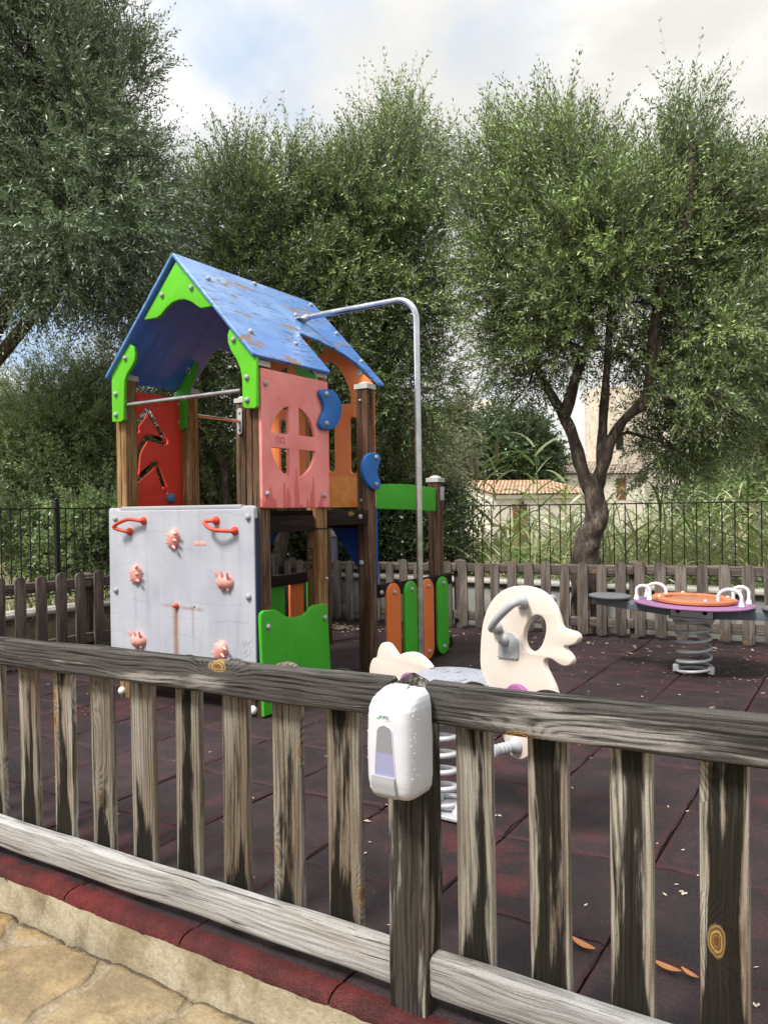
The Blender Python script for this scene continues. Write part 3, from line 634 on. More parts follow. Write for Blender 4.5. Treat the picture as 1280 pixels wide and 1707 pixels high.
# ------------------------------------------------------------------ timber fences
sx = Vector((1, 0, SL)).normalized(); sz = Vector((-SL, 0, 1)).normalized()
fence = thing('wooden_fence', (-.9, 1.53, gz(-.9)), 'near weathered grey picket fence with a pointed post carrying the white dispenser', 'fence')
fence['group'] = 'picket fences round the playground'
def rail_x(name, x0, x1, ztop0, zt_x, slope, H_, T_, y, mat, par, seed):
    Xv = Vector((0, -1, 0)); ax = Vector((1, 0, slope)).normalized()
    zt = ztop0 + slope * (x0 - zt_x)
    # local x = height (pointing down->up), local y = depth
    upv = Vector((-ax.z, 0, ax.x)); me = timber(H_, T_, (x1 - x0), (x0, y, zt - H_ / 2), upv, ax.cross(upv), ax, ch=.012, seg=40, wob=.0018, seed=seed)
    return link(name, me, mat, par)
RW, PW, PRW, POW = MAT['rail_wood'], MAT['picket_wood'], MAT['pale_rail_wood'], MAT['post_wood']
for x0, x1, sd in ((-4.6, -2.72, 31), (-2.716, -.941, 5), (-.846, .9, 9), (.904, 2.1, 12)):
    if x0 < -2.72 and x1 < -2.7:
        pass
    rail_x('top_rail', x0, x1, .792, -.156, .0185, .093, .045, 1.5225, RW, fence, sd)
    rail_x('bottom_rail', x0, x1, .172, -.39, .021, .095, .045, 1.5225, PRW, fence, sd + 50)
xs_p = [-2.768 - .185 * k for k in range(9, -1, -1)] + [-2.58, -2.39, -2.20, -2.012, -1.826, -1.636, -1.456, -1.277, -1.098, -.745, -.573, -.401, -.230, -.058, .115, .29, .46]
for i, x in enumerate(xs_p):
    wd = .094 if x < -1.0 else .086; x = x - (.012 + .012 * max(0, -x - 1.2) if x < -1 else .008); zt = .792 + .0185 * (x + .156) + random.uniform(-.010, .003); zb = gz(x) + .035; tl = random.uniform(-.006, .006) - (.012 if x < -1.8 else 0)
    z_ = Vector((tl, 0, 1)).normalized(); x_ = Vector((z_.z, 0, -z_.x))
    link('picket', picket(wd + random.uniform(-.003, .003), .021, zt - zb, (x - tl * .4, 1.558, zb), x_, (0, 1, 0), z_, seed=100 + i), PW, fence)
zp = gz(-.894)
link('post', timber(.093, .088, .752 - zp + .06, (-.8935, 1.527, zp - .06), (1, 0, 0), (0, 1, 0), (0, 0, 1), ch=.004, seg=30, wob=.0012, top=[(.985, .001), (.55, .022), (.12, .038), (.02, .040)], seed=77), POW, fence)

OW = MAT['old_fence_wood']
fb = thing('wooden_fence', (-2.2, 6.74, gz(-2.2)), 'far grey picket fence behind the seesaw and in front of the olive trunk', 'fence', 'picket fences round the playground')
i = 0; x = -5.52
while x < .9:
    zb = gz(x) + .015 + random.uniform(-.012, .012)
    tl = random.uniform(-.015, .015); z_ = Vector((tl, 0, 1)).normalized(); x_ = Vector((z_.z, 0, -z_.x))
    if not (-5.45 < x < -5.2 and False):
        link('picket', picket(.092 + random.uniform(-.004, .004), .02, .635 + random.uniform(-.012, .016), (x, 6.71, zb), x_, (0, 1, 0), z_, round_bot=True, seed=300 + i), OW, fb)
    x += .1675; i += 1
for k, (xa, xb) in enumerate(((-5.6, -3.43), (-3.426, -1.73), (-1.726, .9))):
    rail_x('top_rail', xa, xb, gz(-2) + .635, -2, SL, .085, .04, 6.742, OW, fb, 400 + k); rail_x('bottom_rail', xa, xb, gz(-2) + .17, -2, SL, .085, .04, 6.742, OW, fb, 420 + k)
for k, x in enumerate((-5.55, -3.43, -1.73, .2)):
    link('post', timber(.09, .09, .69, (x, 6.808, gz(x) - .04), (1, 0, 0), (0, 1, 0), (0, 0, 1), seed=440 + k, top=[(.9, .004), (.3, .02)]), OW, fb)
fs = thing('wooden_fence', (-5.6, 4.1, gz(-5.6)), 'side picket fence of rounded brown boards beside the climbing wall', 'fence', 'picket fences round the playground')
y = 1.76; i = 0
while y < 6.65:
    zb = gz(-5.6) + .03 + random.uniform(-.01, .01); tl = random.uniform(-.01, .01); z_ = Vector((0, tl, 1)).normalized()
    link('picket', picket(.093 + random.uniform(-.003, .003), .02, .685 + random.uniform(-.01, .014), (-5.58, y, zb), (0, 1, 0), (-1, 0, 0), z_, round_bot=True, seed=500 + i), OW, fs)
    y += .1775; i += 1
for nm, zz in (('top_rail', .66), ('bottom_rail', .19)):
    for k, (ya, yb) in enumerate(((1.6, 4.2), (4.204, 6.7))):
        link(nm, timber(.085, .04, yb - ya, (-5.612, ya, gz(-5.6) + zz - .04), (0, 0, 1), (1, 0, 0), (0, 1, 0), ch=.01, seg=20, seed=560 + k), OW, fs)
for k, y in enumerate((1.62, 4.2, 6.62)): link('post', timber(.09, .09, .72, (-5.68, y, gz(-5.6) - .04), (1, 0, 0), (0, 1, 0), (0, 0, 1), seed=580 + k, top=[(.9, .004), (.3, .02)]), OW, fs)

# ------------------------------------------------------------------ dispenser on the post
disp = thing('soap_dispenser', (-.88, 1.483, .5395), 'white plastic soap dispenser with a tinted window fixed to the fence post', 'dispenser')
DX, DY, DZ, DH, DW = -.8800, 1.4825, .5395, .233, .121
def dprof(z):
    """(half width, depth, corner exponent) of the cover at height z (0 bottom .. 1 top)"""
    keys = [(0, .040, .066), (.035, .051, .082), (.09, .0575, .094), (.2, .0600, .099), (.5, .0605, .100), (.74, .0590, .098), (.84, .0585, .095), (.90, .0565, .086), (.945, .0535, .070), (.975, .048, .054), (1.0, .043, .044)]
    for (a, w0, d0), (b, w1, d1) in zip(keys, keys[1:]):
        if z <= b: k = (z - a) / (b - a); k = k * k * (3 - 2 * k) * .4 + k * .6; return w0 + (w1 - w0) * k, d0 + (d1 - d0) * k
    return keys[-1][1:]
def dsurf(th, z, off=0.0):
    w_, d_ = dprof(z); w_ += off; d_ += off; e = 2 / 5.0
    c, s = math.cos(th), math.sin(th)
    return Vector((DX + w_ * math.copysign(abs(c) ** e, c), DY - d_ * abs(s) ** e, DZ + z * DH))
def yfront(x, z):
    w_, d_ = dprof(z); k = min(1, abs(x - DX) / w_); return DY - d_ * (1 - k ** 5.0) ** (1 / 5.0)
V, Fc = [], []; nz, nt = 44, 34
zl = [0, .01, .02, .035, .05, .07, .09] + list(np.linspace(.12, .74, 18)) + list(np.linspace(.76, 1.0, 22))
for z in zl:
    for k in range(nt + 1): V.append(dsurf(math.pi * k / nt, z))
n = nt + 1
for i in range(len(zl) - 1):
    for k in range(nt): a = i * n + k; Fc.append((a, a + 1, a + n + 1, a + n))
    Fc.append((i * n + nt, i * n, (i + 1) * n, (i + 1) * n + nt))
Fc.append(tuple(range(n))); Fc.append(tuple((len(zl) - 1) * n + k for k in range(n))[::-1])
cv = mesh(V, Fc); bm = bmesh.new(); bm.from_mesh(cv); bmesh.ops.recalc_face_normals(bm, faces=bm.faces); bm.to_mesh(cv); bm.free(); smooth(cv, 50)
# rain drops: tiny beads stuck on the cover
link('cover', cv, WHITEP, disp)
def patch(rows, off, thick):
    """strip of surface that follows the cover's front: rows of (z, x0, x1)"""
    V, Fc = [], []; m_ = 12
    for z, xa, xb in rows:
        for k in range(m_ + 1):
            x = xa + (xb - xa) * k / m_; V.append((x, yfront(x, z) - off, DZ + z * DH))
    n = m_ + 1; N = len(V)
    for z, xa, xb in rows:
        for k in range(m_ + 1):
            x = xa + (xb - xa) * k / m_; V.append((x, yfront(x, z) - off + thick, DZ + z * DH))
    r_ = len(rows)
    for i in range(r_ - 1):
        for k in range(m_):
            a = i * n + k; Fc.append((a, a + 1, a + n + 1, a + n)); Fc.append((N + a, N + a + n, N + a + n + 1, N + a + 1))
        a = i * n; Fc.append((a, a + n, N + a + n, N + a)); a = i * n + m_; Fc.append((a, N + a, N + a + n, a + n))
    for k in range(m_): Fc.append((k, N + k, N + k + 1, k + 1)); a = (r_ - 1) * n + k; Fc.append((a, a + 1, N + a + 1, N + a))
    me = mesh(V, Fc); bm = bmesh.new(); bm.from_mesh(me); bmesh.ops.recalc_face_normals(bm, faces=bm.faces); bm.to_mesh(me); bm.free(); return smooth(me, 40)
WX = DX - .001
rows = []
for k in range(26):
    f = k / 25; z = .245 + .475 * f
    hw = .0265 - .0085 * f
    if f > .84: hw *= math.sqrt(max(0, 1 - ((f - .84) / .16) ** 2)) * .999 + .001
    rows.append((z, WX - hw, WX + hw))
link('window', patch(rows, .0012, .003), WINM, disp)
# thin frame lip round the window
rim = [(r[1], yfront(r[1], r[0]) - .0008, DZ + r[0] * DH) for r in rows] + [(r[2], yfront(r[2], r[0]) - .0008, DZ + r[0] * DH) for r in rows[::-1]]
rim = [p for i, p in enumerate(rim) if i == 0 or math.dist(p, rim[i - 1]) > 1e-4]
link('window_rim', join([tube(rim, .0011, 6)], 60), WHITEP, disp)
rows = [(.040, WX - .022, WX + .021), (.052, WX - .0285, WX + .0265), (.075, WX - .0305, WX + .0268)] + [(z, WX - .0308, WX + .0268) for z in np.linspace(.095, .235, 8)] + [(.246, WX - .0300, WX + .0262), (.255, WX - .0275, WX + .0245)]
link('push_lever', patch(rows, .0085, .012), GREYP, disp)
link('latch', bbox_mesh((DX - .004, DY - .028, DZ + DH + .0005), (.040, .022, .007), .002, Matrix.Rotation(R(28), 3, 'X')), GREYP, disp)
zc = .785; MT = Matrix.Translation((DX - .006, yfront(DX, zc) - .0006, DZ + zc * DH)) @ Matrix.Rotation(R(90), 4, 'X')
link('logo', text_mesh('JOFEL', .0105, MT @ Matrix.Translation((.003, 0, 0)) , .0002), LOGOG, disp)
lx, lz = DX - .0205, DZ + zc * DH - .004
link('logo_leaf', join([tube([(lx - .002, yfront(DX, zc) - .0006, lz), (lx + .001, yfront(DX, zc) - .0006, lz + .0035), (lx + .004, yfront(DX, zc) - .0006, lz + .0008), (lx + .008, yfront(DX, zc) - .0006, lz + .0045)], .0006, 5)]), LOGOG, disp)
link('logo_underline', bbox_mesh((DX + .006, yfront(DX, .762) - .0006, DZ + .762 * DH), (.014, .0005, .0008), .0001), GREYP, disp)
dv = []
for k in range(90):
    z = random.uniform(.02, .97); th = math.pi * random.choice([random.uniform(.05, .3), random.uniform(.3, .95), random.uniform(.88, .99)]); p = dsurf(th, z, .0002); r_ = random.uniform(.0006, .0014)
    if abs(p.x - WX) < .032 and z < .75: continue
    nrm = (p - Vector((DX, DY - .03, p.z))).normalized(); dv.append(lathe([(r_, 0), (r_ * .8, r_ * .5), (r_ * .35, r_ * .75)], p, nrm, 7))
dm, dt, db = newmat('water_drop'); db.inputs['Base Color'].default_value = (.92, .92, .94, 1); db.inputs['Roughness'].default_value = .03; db.inputs['Specular IOR Level'].default_value = .8
link('water_drops', join(dv, 60), dm, disp)
# ------------------------------------------------------------------ play tower
tw = thing('play_tower', (-3.5, 3.85, 0), 'wooden play tower with peeling blue gable roof, grey climbing wall and steel pole', 'play tower')
TX, TY = -3.5, 3.85
RUST = (onY(294, 1010, 3.25)[0] - TX, onY(294, 1010, 3.25)[2])
ROCK = rock_panel()
_bm = {}
def bolt(p, nrm, par, r=.0165, mat=BOLT, name='bolt_cap'):
    p = Vector(p); key = (round(r, 4), mat.name)
    if key not in _bm: _bm[key] = join([lathe([(r, -.002), (r * 1.02, r * .25), (r * .93, r * .55), (r * .7, r * .85), (r * .35, r * 1.0), (r * .05, r * 1.04)], n=14)], 60); _bm[key].materials.append(mat)
    o = bpy.data.objects.new(name, _bm[key]); COL.objects.link(o); o.parent = par; o.location = p - org(par)
    o.rotation_euler = Vector((0, 0, 1)).rotation_difference(Vector(nrm)).to_euler(); return o
PS = .096; NX, PX_ = -4.068, -2.950       # post columns, and rows at Y
Y1, Y2, Y3, Y4 = 3.331, 3.872, 4.442, 5.44
WARM, DARKW, BMW = MAT['warm_post_wood'], MAT['dark_post_wood'], MAT['beam_wood']
def post(x, y, top, mat, seed):
    z0 = gz(x) - .03
    o = link('post', timber(PS, PS, top - z0, (x, y, z0), (1, 0, 0), (0, 1, 0), (0, 0, 1), ch=.010, seg=24, wob=.0008, groove=.007, seed=seed), mat, tw)
    link('post_cap', join([box((x, y, top + .014), (PS + .014, PS + .014, .034)), lathe([(.055, 0), (.03, .016), (.005, .022)], (x, y, top + .03), n=20)], 40), CAPM, o)
    for sx_, sy_ in ((-1, -1), (1, -1)): pass
    return o
p_nl = post(NX, Y1, 2.02, WARM, 1); p_nr = post(PX_, Y1, 1.99, DARKW, 2)
p_ml = post(NX, Y2, 2.0, WARM, 3); p_mr = post(PX_, Y2, 2.0, WARM, 4)
p_fl = post(NX, Y3, 2.0, DARKW, 5); p_fr = post(PX_, Y3, 2.0, DARKW, 6)
p_al = post(NX, Y4, 1.38, DARKW, 7); p_ar = post(PX_, Y4, 1.38, DARKW, 8)
FOOT = plastic('white_foot_cap', C(225, 225, 222), .4, .1, .05, 41)
for x, y, po in ((NX, Y1, p_nl), (PX_, Y1, p_nr), (PX_, Y4, p_ar)):
    bolt((x + (.035 if po is p_ar else -.02), y - PS / 2 if po is not p_ar else y - .02, gz(x) + .035), (0, -1, .25) if po is not p_ar else (1, 0, .2), po, .026, FOOT, 'foot_cap')
# grey climbing wall
X0, X1, Z0, Z1, WY = -4.150, -2.912, .175, 1.198, 3.262
o_ = rnd([(X0, Z0), (X1, Z0), (X1, Z1), (X1 - .085, Z1), (X1 - .10, Z1 - .018), (X0 + .10, Z1 - .018), (X0 + .085, Z1), (X0, Z1)], [.02, .02, .025, .012, .012, .012, .012, .025])
wall = link('climbing_wall', panXZ(o_, [], .034, WY, .005), ROCK, tw)
link('wall_edging', join([box((X1 + .004, WY + .006, (Z0 + Z1) / 2 - .02), (.006, .030, Z1 - Z0 - .1))]), NAVY, wall)
link('wall_top_lip', bbox_mesh(((X0 + X1) / 2, WY + .008, Z1 - .006), (X1 - X0 - .21, .030, .026), .006), GREYP, wall)
fy = WY - .017
for px, py in ((193, 865), (194, 984), (414, 862), (415, 995), (193, 1085), (416, 1150)): bolt(onY(px, py, fy), (0, -1, 0), wall, .019)
def hold(px, py, rot, sc_=1.0):
    c = Vector(onY(px, py, fy)); M = Matrix.Rotation(R(rot), 3, 'Y')
    bm = bmesh.new(); bmesh.ops.create_uvsphere(bm, u_segments=22, v_segments=14, radius=1)
    for v in bm.verts:
        x, y, z = v.co; k = 1 + .16 * math.exp(-((z - .35) / .16) ** 2) * (y < 0); dent = 1 - .12 * math.exp(-((z - .1) / .12) ** 2)
        v.co = Vector((x * .046 * k * dent, min(y, .12) * .040 * k, z * .066))
    me = bpy.data.meshes.new('m'); bm.to_mesh(me); bm.free(); V = [v.co.copy() for v in me.vertices]; Fc = [tuple(p.vertices) for p in me.polygons]; parts = [(V, Fc)]
    for zz, ln in ((-.040, .014), (.0, .020), (.040, .016)):
        parts.append(tube([(.028, -.026, zz), (.052, -.036, zz * 1.1), (.052 + ln * .7, -.040, zz * 1.22 + .003)], [.010, .008, .003], 8))
    for zz, ln in ((-.03, .008), (.015, .010)): parts.append(tube([(-.03, -.01, zz), (-.044 - ln * .2, -.014, zz * 1.1), (-.048 - ln * .6, -.016, zz * 1.2)], [.011, .008, .003], 8))
    parts = [([c + M @ (Vector(v) * sc_) for v in vs], fs_) for vs, fs_ in parts]
    h = link('climbing_hold', join(parts, 60), HOLD, wall)
    link('hold_bolt', join([lathe([(.0125, 0), (.0125, .005), (.010, .007), (.003, .0072)], c + M @ (Vector((-.004, -.031, -.006)) * sc_), (0, -1, .0), 12)], 50), HRED, h)
for px, py, rot in ((290, 898, 12), (228, 957, -6), (376, 970, -88), (232, 1067, -92), (369, 1085, 25)): hold(px, py, rot)
def grip(pxs, mat=HRED):
    a, b = Vector(onY(*pxs[0], fy)), Vector(onY(*pxs[-1], fy)); mids = [Vector(onY(*q, fy)) + Vector((0, -dpt, 0)) for q, dpt in pxs[1:-1]]
    path = spline([a + Vector((0, -.012, 0)), a + Vector((0, -.030, 0))] + mids + [b + Vector((0, -.030, 0)), b + Vector((0, -.012, 0))], 6, False)
    h = link('grab_handle', join([tube(path, .0115, 10), lathe([(.026, 0), (.025, .010), (.016, .020), (.012, .030)], a, (0, -1, 0), 14), lathe([(.026, 0), (.025, .010), (.016, .020), (.012, .030)], b, (0, -1, 0), 14)], 60), mat, wall)
grip([(240, 868), ((222, 866), .05), ((203, 878), .062), (217, 886)]); grip([(361, 868), ((351, 870), .05), ((366, 882), .062), (392, 885)])
c = onY(295, 1010, fy); link('plug', join([lathe([(.018, 0), (.018, .008), (.010, .016), (.009, .024), (.004, .030)], c, (-.35, -1, 0), 14)], 50), HRED, wall)
c = onY(324, 1012, fy); link('bolt_hole', join([lathe([(.006, 0), (.006, .0008)], c, (0, -1, 0), 10)]), DARKV, wall)
for dx_ in (-.016, .034):
    c = onY(332, 906, fy + .001); link('small_sign', bbox_mesh((c[0] + dx_, fy - .0005, c[2]), (.046, .002, .022), .0008), HRED if False else HOLD, wall)
def seglet(pts, par, mat, r=.0016, name='scratch', Y=None):
    link(name, join([tube([onY(px, py, Y) for px, py in pts], r, 5)]), mat, par)
GSC = plastic('faint_scratch', C(146, 148, 158), .6, 0, 0, 43)
for pts in ([(405, 1065), (407, 1080), (411, 1068), (413, 1082)], [(413, 1075), (420, 1066)], [(414, 1075), (419, 1086)], [(406, 1090), (412, 1083), (410, 1096), (418, 1088)]): seglet(pts, wall, GSC, .0012, 'scratch', fy)
# salmon board with the round window, on the +X side
FX = -2.893
cy_, cz_, rr_ = 3.577, 1.572, .212
def quarter(sy_, sz_):
    g, h = .046, .043; a0 = math.asin(h / rr_); a1 = math.acos(g / rr_)
    pts = [(g, h)] + [(rr_ * math.cos(a), rr_ * math.sin(a)) for a in np.linspace(a0, a1, 12)]
    return [(cy_ + sy_ * p[0], cz_ + sz_ * p[1]) for p in pts]
pk = link('window_board', panYZ(rnd([(3.287, 1.182), (3.918, 1.182), (3.918, 1.972), (3.287, 1.972)], .012), [quarter(a, b) for a in (-1, 1) for b in (-1, 1)], .022, FX, .004), FADED, tw)
fx = FX + .011
for px, py in ((442, 639), (445, 823), (540, 826)): bolt(onX(px, py, fx), (1, 0, 0), pk)
MT = Matrix.Translation(Vector(onX(466.5, 734, fx + .0004))) @ Matrix.Rotation(R(90), 4, 'Z') @ Matrix.Rotation(R(90), 4, 'X')
link('scratched_number', text_mesh('1312', .055, MT, .0003, .8), SCRATCH, pk)
# red board with the zigzag slot, on the -X side between near and middle posts
RX = -4.105
S_ = 3.879
def zz(a, b): p = onX(150 + a / S_, 400 + b / S_, RX + .011); return np.array([p[1], p[2]])
def thick_line(pts, w_):
    """outline of a polyline with round ends"""
    P = [np.array(p) for p in pts]; L_, R_ = [], []
    for i, p in enumerate(P):
        a = P[max(i - 1, 0)]; b = P[min(i + 1, len(P) - 1)]; t_ = (b - a) / np.linalg.norm(b - a); n_ = np.array([-t_[1], t_[0]]); L_.append(p + n_ * w_ / 2); R_.append(p - n_ * w_ / 2)
    def capv(c, n0, s): return [c + (w_ / 2) * (math.cos(t) * n0 + math.sin(t) * s * np.array([n0[1], -n0[0]])) for t in np.linspace(0, math.pi, 7)[1:-1]]
    t1 = P[-1] - P[-2]; t1 /= np.linalg.norm(t1); n1 = np.array([-t1[1], t1[0]]); t0 = P[1] - P[0]; t0 /= np.linalg.norm(t0); n0 = np.array([-t0[1], t0[0]])
    return L_ + capv(P[-1], n1, 1) + R_[::-1] + capv(P[0], -n0, 1)
zk = [(3.445, 1.20 + .10)]
lineA = rnd([zz(300, 1205), zz(380, 1095), zz(500, 1310), zz(370, 1275), zz(318, 1370), zz(300, 1560), zz(432, 1440), zz(500, 1640)], .025, 5)
lineA = [p for i, p in enumerate(lineA) if i == 0 or np.linalg.norm(p - lineA[i - 1]) > .004]
ro = [(3.30, 1.20), (3.93, 1.20), (3.93, 1.965), (3.30, 1.965)]
rb = link('zigzag_board', panYZ(rnd(ro, .015), [thick_line(lineA, .044)], .022, RX, .004), RED, tw)
kb = zz(518, 1670); link('slider_knob', join([lathe([(.030, -.02), (.034, .012), (.033, .034), (.022, .044), (.006, .047)], (RX, kb[0], kb[1]), (1, 0, 0), 18)], 60), plastic('faded_blue_plastic', C(92, 140, 190), .4, .1, .1, 44), rb)
c = onX(280, 820, -4.05); 
# red strip low on the same side
link('low_board', panYZ(rnd([(3.30, .10), (3.93, .10), (3.93, .75), (3.30, .75)], .02), [], .022, RX, .004), RED, tw)
# orange gable board at the far end
OY = 4.492; cx0 = -3.5
RPK, REV, RHW = 2.705, 2.025, .632         # ridge height, eave height, half width
rsl = (RPK - REV) / RHW
gz_ = lambda x: RPK - abs(x - cx0) * rsl - .035
go = [(-4.09, 1.182), (-2.908, 1.182), (-2.908, gz_(-2.908)), (cx0, gz_(cx0)), (-4.09, gz_(-4.09))]
big = [(-3.40 + .07, 1.925), (-3.10, 1.915), (-3.098, 1.965), (-3.115, 2.03), (-3.15, 2.105), (-3.21, 2.19), (-3.26, 2.225), (-3.30, 2.238), (-3.33, 2.238)]
mirror = lambda pts: [(2 * cx0 - p[0], p[1]) for p in pts]
cir = [(cx0 + .105 + .075 * math.cos(a), 2.345 + .085 * math.sin(a)) for a in np.linspace(0, 2 * math.pi, 20)[:-1]]
cir = spline([(-3.465, 2.415), (-3.36, 2.40), (-3.325, 2.36), (-3.34, 2.305), (-3.40, 2.30), (-3.455, 2.34)], 5)
holes = [big, mirror(big), cir, mirror(cir)] + [slot(x, 1.42, 1.822, .062) for x in (-3.083, -3.917)] + [slot(x, 1.44, 1.85, .062) for x in (-3.276, -3.724)]
gb = link('gable_board', panXZ(rnd(go, [.01, .01, .02, .03, .02]), holes, .022, OY, .004), GABLE, tw)
# small fixing plates under the roof on the gable
S2 = 3.556
for a, b in ((558, 338), (710, 500)):
    c = Vector(onY(400 + a / S2, 480 + b / S2, OY - .012)); pl = link('fixing_plate', join([lathe([(.024, 0), (.024, .006), (.012, .007), (.012, .003), (.0, .003)], c, (0, -1, 0), 16)], 40), LGREY, gb)
# roof: two slopes with curved cut-outs over the side openings
def roof_slope(sgn):
    L = math.hypot(RHW, RPK - REV); Y0r, Y1r = 3.215, 4.572
    o_ = [(Y0r, 0), (Y1r, 0), (Y1r, L)]
    # edge from far eave corner back to the near part
    yc = 3.935; top_ = .575 * L
    ell = [(yc + (Y1r - .075 - yc) * math.sin(a) ** 1.0, L - (L - top_) * math.cos(a) ** .85) for a in np.linspace(math.pi / 2, 0, 16)]
    ell = [(Y1r - .07, L)] + ell[1:-1] + [(yc + .05, top_ - .002), (yc + .012, top_ + .012), (yc, top_ + .05)]
    o_ += ell + [(yc, L), (Y0r, L)]
    o_ = rnd(o_, [.0, .0, .03] + [0] * len(ell) + [.03, .03])
    th_ = .021; me = panel_mesh(o_, [], th_, .006); n_ = len(me.vertices); co = np.empty(n_ * 3, np.float32); me.vertices.foreach_get('co', co); co = co.reshape(-1, 3)
    rc = np.stack([co[:, 0] - Y0r, co[:, 1] / L, np.where(co[:, 2] * 1 > -th_ * .30, 1.0, 0.0)], 1)
    at = me.attributes.new('rc', 'FLOAT_VECTOR', 'POINT'); at.data.foreach_set('vector', rc.astype(np.float32).reshape(-1))
    A = Vector((0, 1, 0)); B = Vector((sgn * RHW, 0, REV - RPK)).normalized(); N = Vector((sgn * (RPK - REV), 0, RHW)).normalized()
    O = Vector((cx0, 0, RPK)) - N * 0
    M = Matrix([[A[i], B[i], N[i], O[i]] for i in range(3)] + [[0, 0, 0, 1]]); me.transform(M)
    bm = bmesh.new(); bm.from_mesh(me); bmesh.ops.recalc_face_normals(bm, faces=bm.faces); bm.to_mesh(me); bm.free(); smooth(me, 35)
    return link('roof_slope', me, ROOF, tw), N, (lambda y, s: O + A * y + B * (s * L) + N * (th_ / 2))
rR, NR, fR = roof_slope(1); rL, NL, fL = roof_slope(-1)
def on_roof(px, py):
    d_ = ray(px, py); P0 = Vector(fR(3.3, .5)); t_ = (P0 - Vector(EYE)).dot(NR) / Vector(d_).dot(NR); return Vector(EYE) + Vector(d_) * t_
S1 = 3.879
for a, b in ((762, 252), (1062, 285), (1037, 592)): bolt(on_roof(150 + a / S1, 400 + b / S1), NR, rR, .017)
for a, b in ((418, 102), (330, 160), (62, 260), (330, 332), (570, 272), (720, 437)): bolt(on_roof(400 + a / S2, 480 + b / S2), NR, rR, .016)
for y_, s_ in ((3.30, .12), (3.30, .6), (3.85, .12), (3.85, .9), (4.5, .12), (4.5, .6)): bolt(fL(y_, s_), NL, rL, .016)
# green brackets under the near gable
BY = 3.250
def b1(pts, Y=BY - .012): return [np.array(onY(150 + a / S1, 400 + b / S1, Y))[[0, 2]] for a, b in pts]
pk_pts = b1([(562, 122), (592, 150), (640, 225), (700, 305), (805, 422), (715, 440), (690, 425), (655, 398), (610, 382), (570, 386), (530, 402), (490, 440), (455, 485), (430, 502), (345, 516)])
br1 = link('gable_bracket', panXZ(pk_pts, [], .024, BY, .005), GREEN, tw)
lb = b1([(256, 668), (280, 690), (290, 735), (288, 775), (270, 815), (240, 860), (224, 900), (220, 950), (216, 1160), (200, 1176), (142, 1176), (138, 845)])
br2 = link('eave_bracket', panXZ(lb, [], .024, BY, .005), GREEN, tw)
rbk = b1([(918, 553), (1058, 712), (1074, 738), (1077, 1075), (1062, 1090), (1000, 1088), (985, 1070), (982, 900), (970, 830), (945, 770), (910, 715), (890, 660), (888, 610), (900, 575)])
br3 = link('eave_bracket', panXZ(rbk, [], .024, BY, .005), GREEN, tw)
by_ = BY - .012
for br, pts in ((br1, ((468, 356), (657, 308))), (br2, ((230, 764), (168, 996), (170, 1130))), (br3, ((930, 644), (1015, 888), (1017, 1034)))):
    for a, b in pts: bolt(onY(150 + a / S1, 400 + b / S1, by_), (0, -1, 0), br)
# brackets at the middle posts
S3 = 1280 / 170.
def b2(pts, Y): return [np.array(onY(270 + a / S3, 590 + b / S3, Y))[[0, 2]] for a, b in pts]
MY = 3.818
ml = b2([(375, 55), (405, 80), (428, 150), (425, 220), (400, 290), (350, 400), (315, 490), (300, 560), (296, 920), (270, 948), (175, 948), (155, 925), (150, 370), (250, 240), (320, 130)], MY - .012); ml = [np.array([p[0], min(p[1], RPK - abs(p[0] - cx0) * rsl - .022)]) for p in ml]
bm1 = link('eave_bracket', panXZ(ml, [], .024, MY, .005), DGREEN, tw)
bm2 = link('eave_bracket', panXZ([(2 * cx0 - p[0] - .034, p[1]) for p in ml], [], .024, MY, .005), DGREEN, tw)
for a, b in ((205, 630), (205, 862)): bolt(onY(270 + a / S3, 590 + b / S3, MY - .012), (0, -1, 0), bm1)
hp = b2([(175, 150), (195, 118), (235, 112), (290, 122), (320, 145), (352, 210), (340, 245), (312, 245), (285, 205), (255, 182), (200, 180)], MY - .03)
hl = [[np.array(c) + .014 * np.array([math.cos(t_), math.sin(t_)]) for t_ in np.linspace(0, 2 * math.pi, 11)[:-1]] for c in (b2([(225, 150)], MY - .03)[0], b2([(325, 212)], MY - .03)[0])]
link('hinge_plate', panXZ(spline(hp, 3), hl, .008, MY - .022, .002), LGREY, bm1)
# steel bars
def bar(a, b, r, name, par=tw, mat=CHROME): return link(name, join([tube([a, Vector(a).lerp(Vector(b), .5), b], r, 14)], 50), mat, par)
zb_ = 1.852
grab = bar((-4.01, 3.265, zb_), (-3.01, 3.265, zb_), .0145, 'grab_bar')
link('bar_plate', join([lathe([(.022, 0), (.022, .006)], (-4.03, 3.283, zb_ + .07), (0, -1, 0), 14), box((-4.03, 3.279, zb_), (.05, .008, .19))], 40), BOLT, grab)
for dz_ in (.066, -.066): bolt((-4.03, 3.275, zb_ + dz_), (0, -1, 0), grab, .0175)
bar2 = bar((-4.06, Y2 + .05, 1.852), (-4.06, Y3 - .05, 1.852), .0145, 'grab_bar')
link('bar_plate', panXZ(rnd([(-4.085, 1.752), (-4.035, 1.752), (-4.035, 1.952), (-4.085, 1.952)], .024), [], .006, Y3 - .060, .002), LGREY, bar2)
for dz_ in (.066, -.066): bolt((-4.06, Y3 - .063, 1.852 + dz_), (0, -1, 0), bar2, .010)
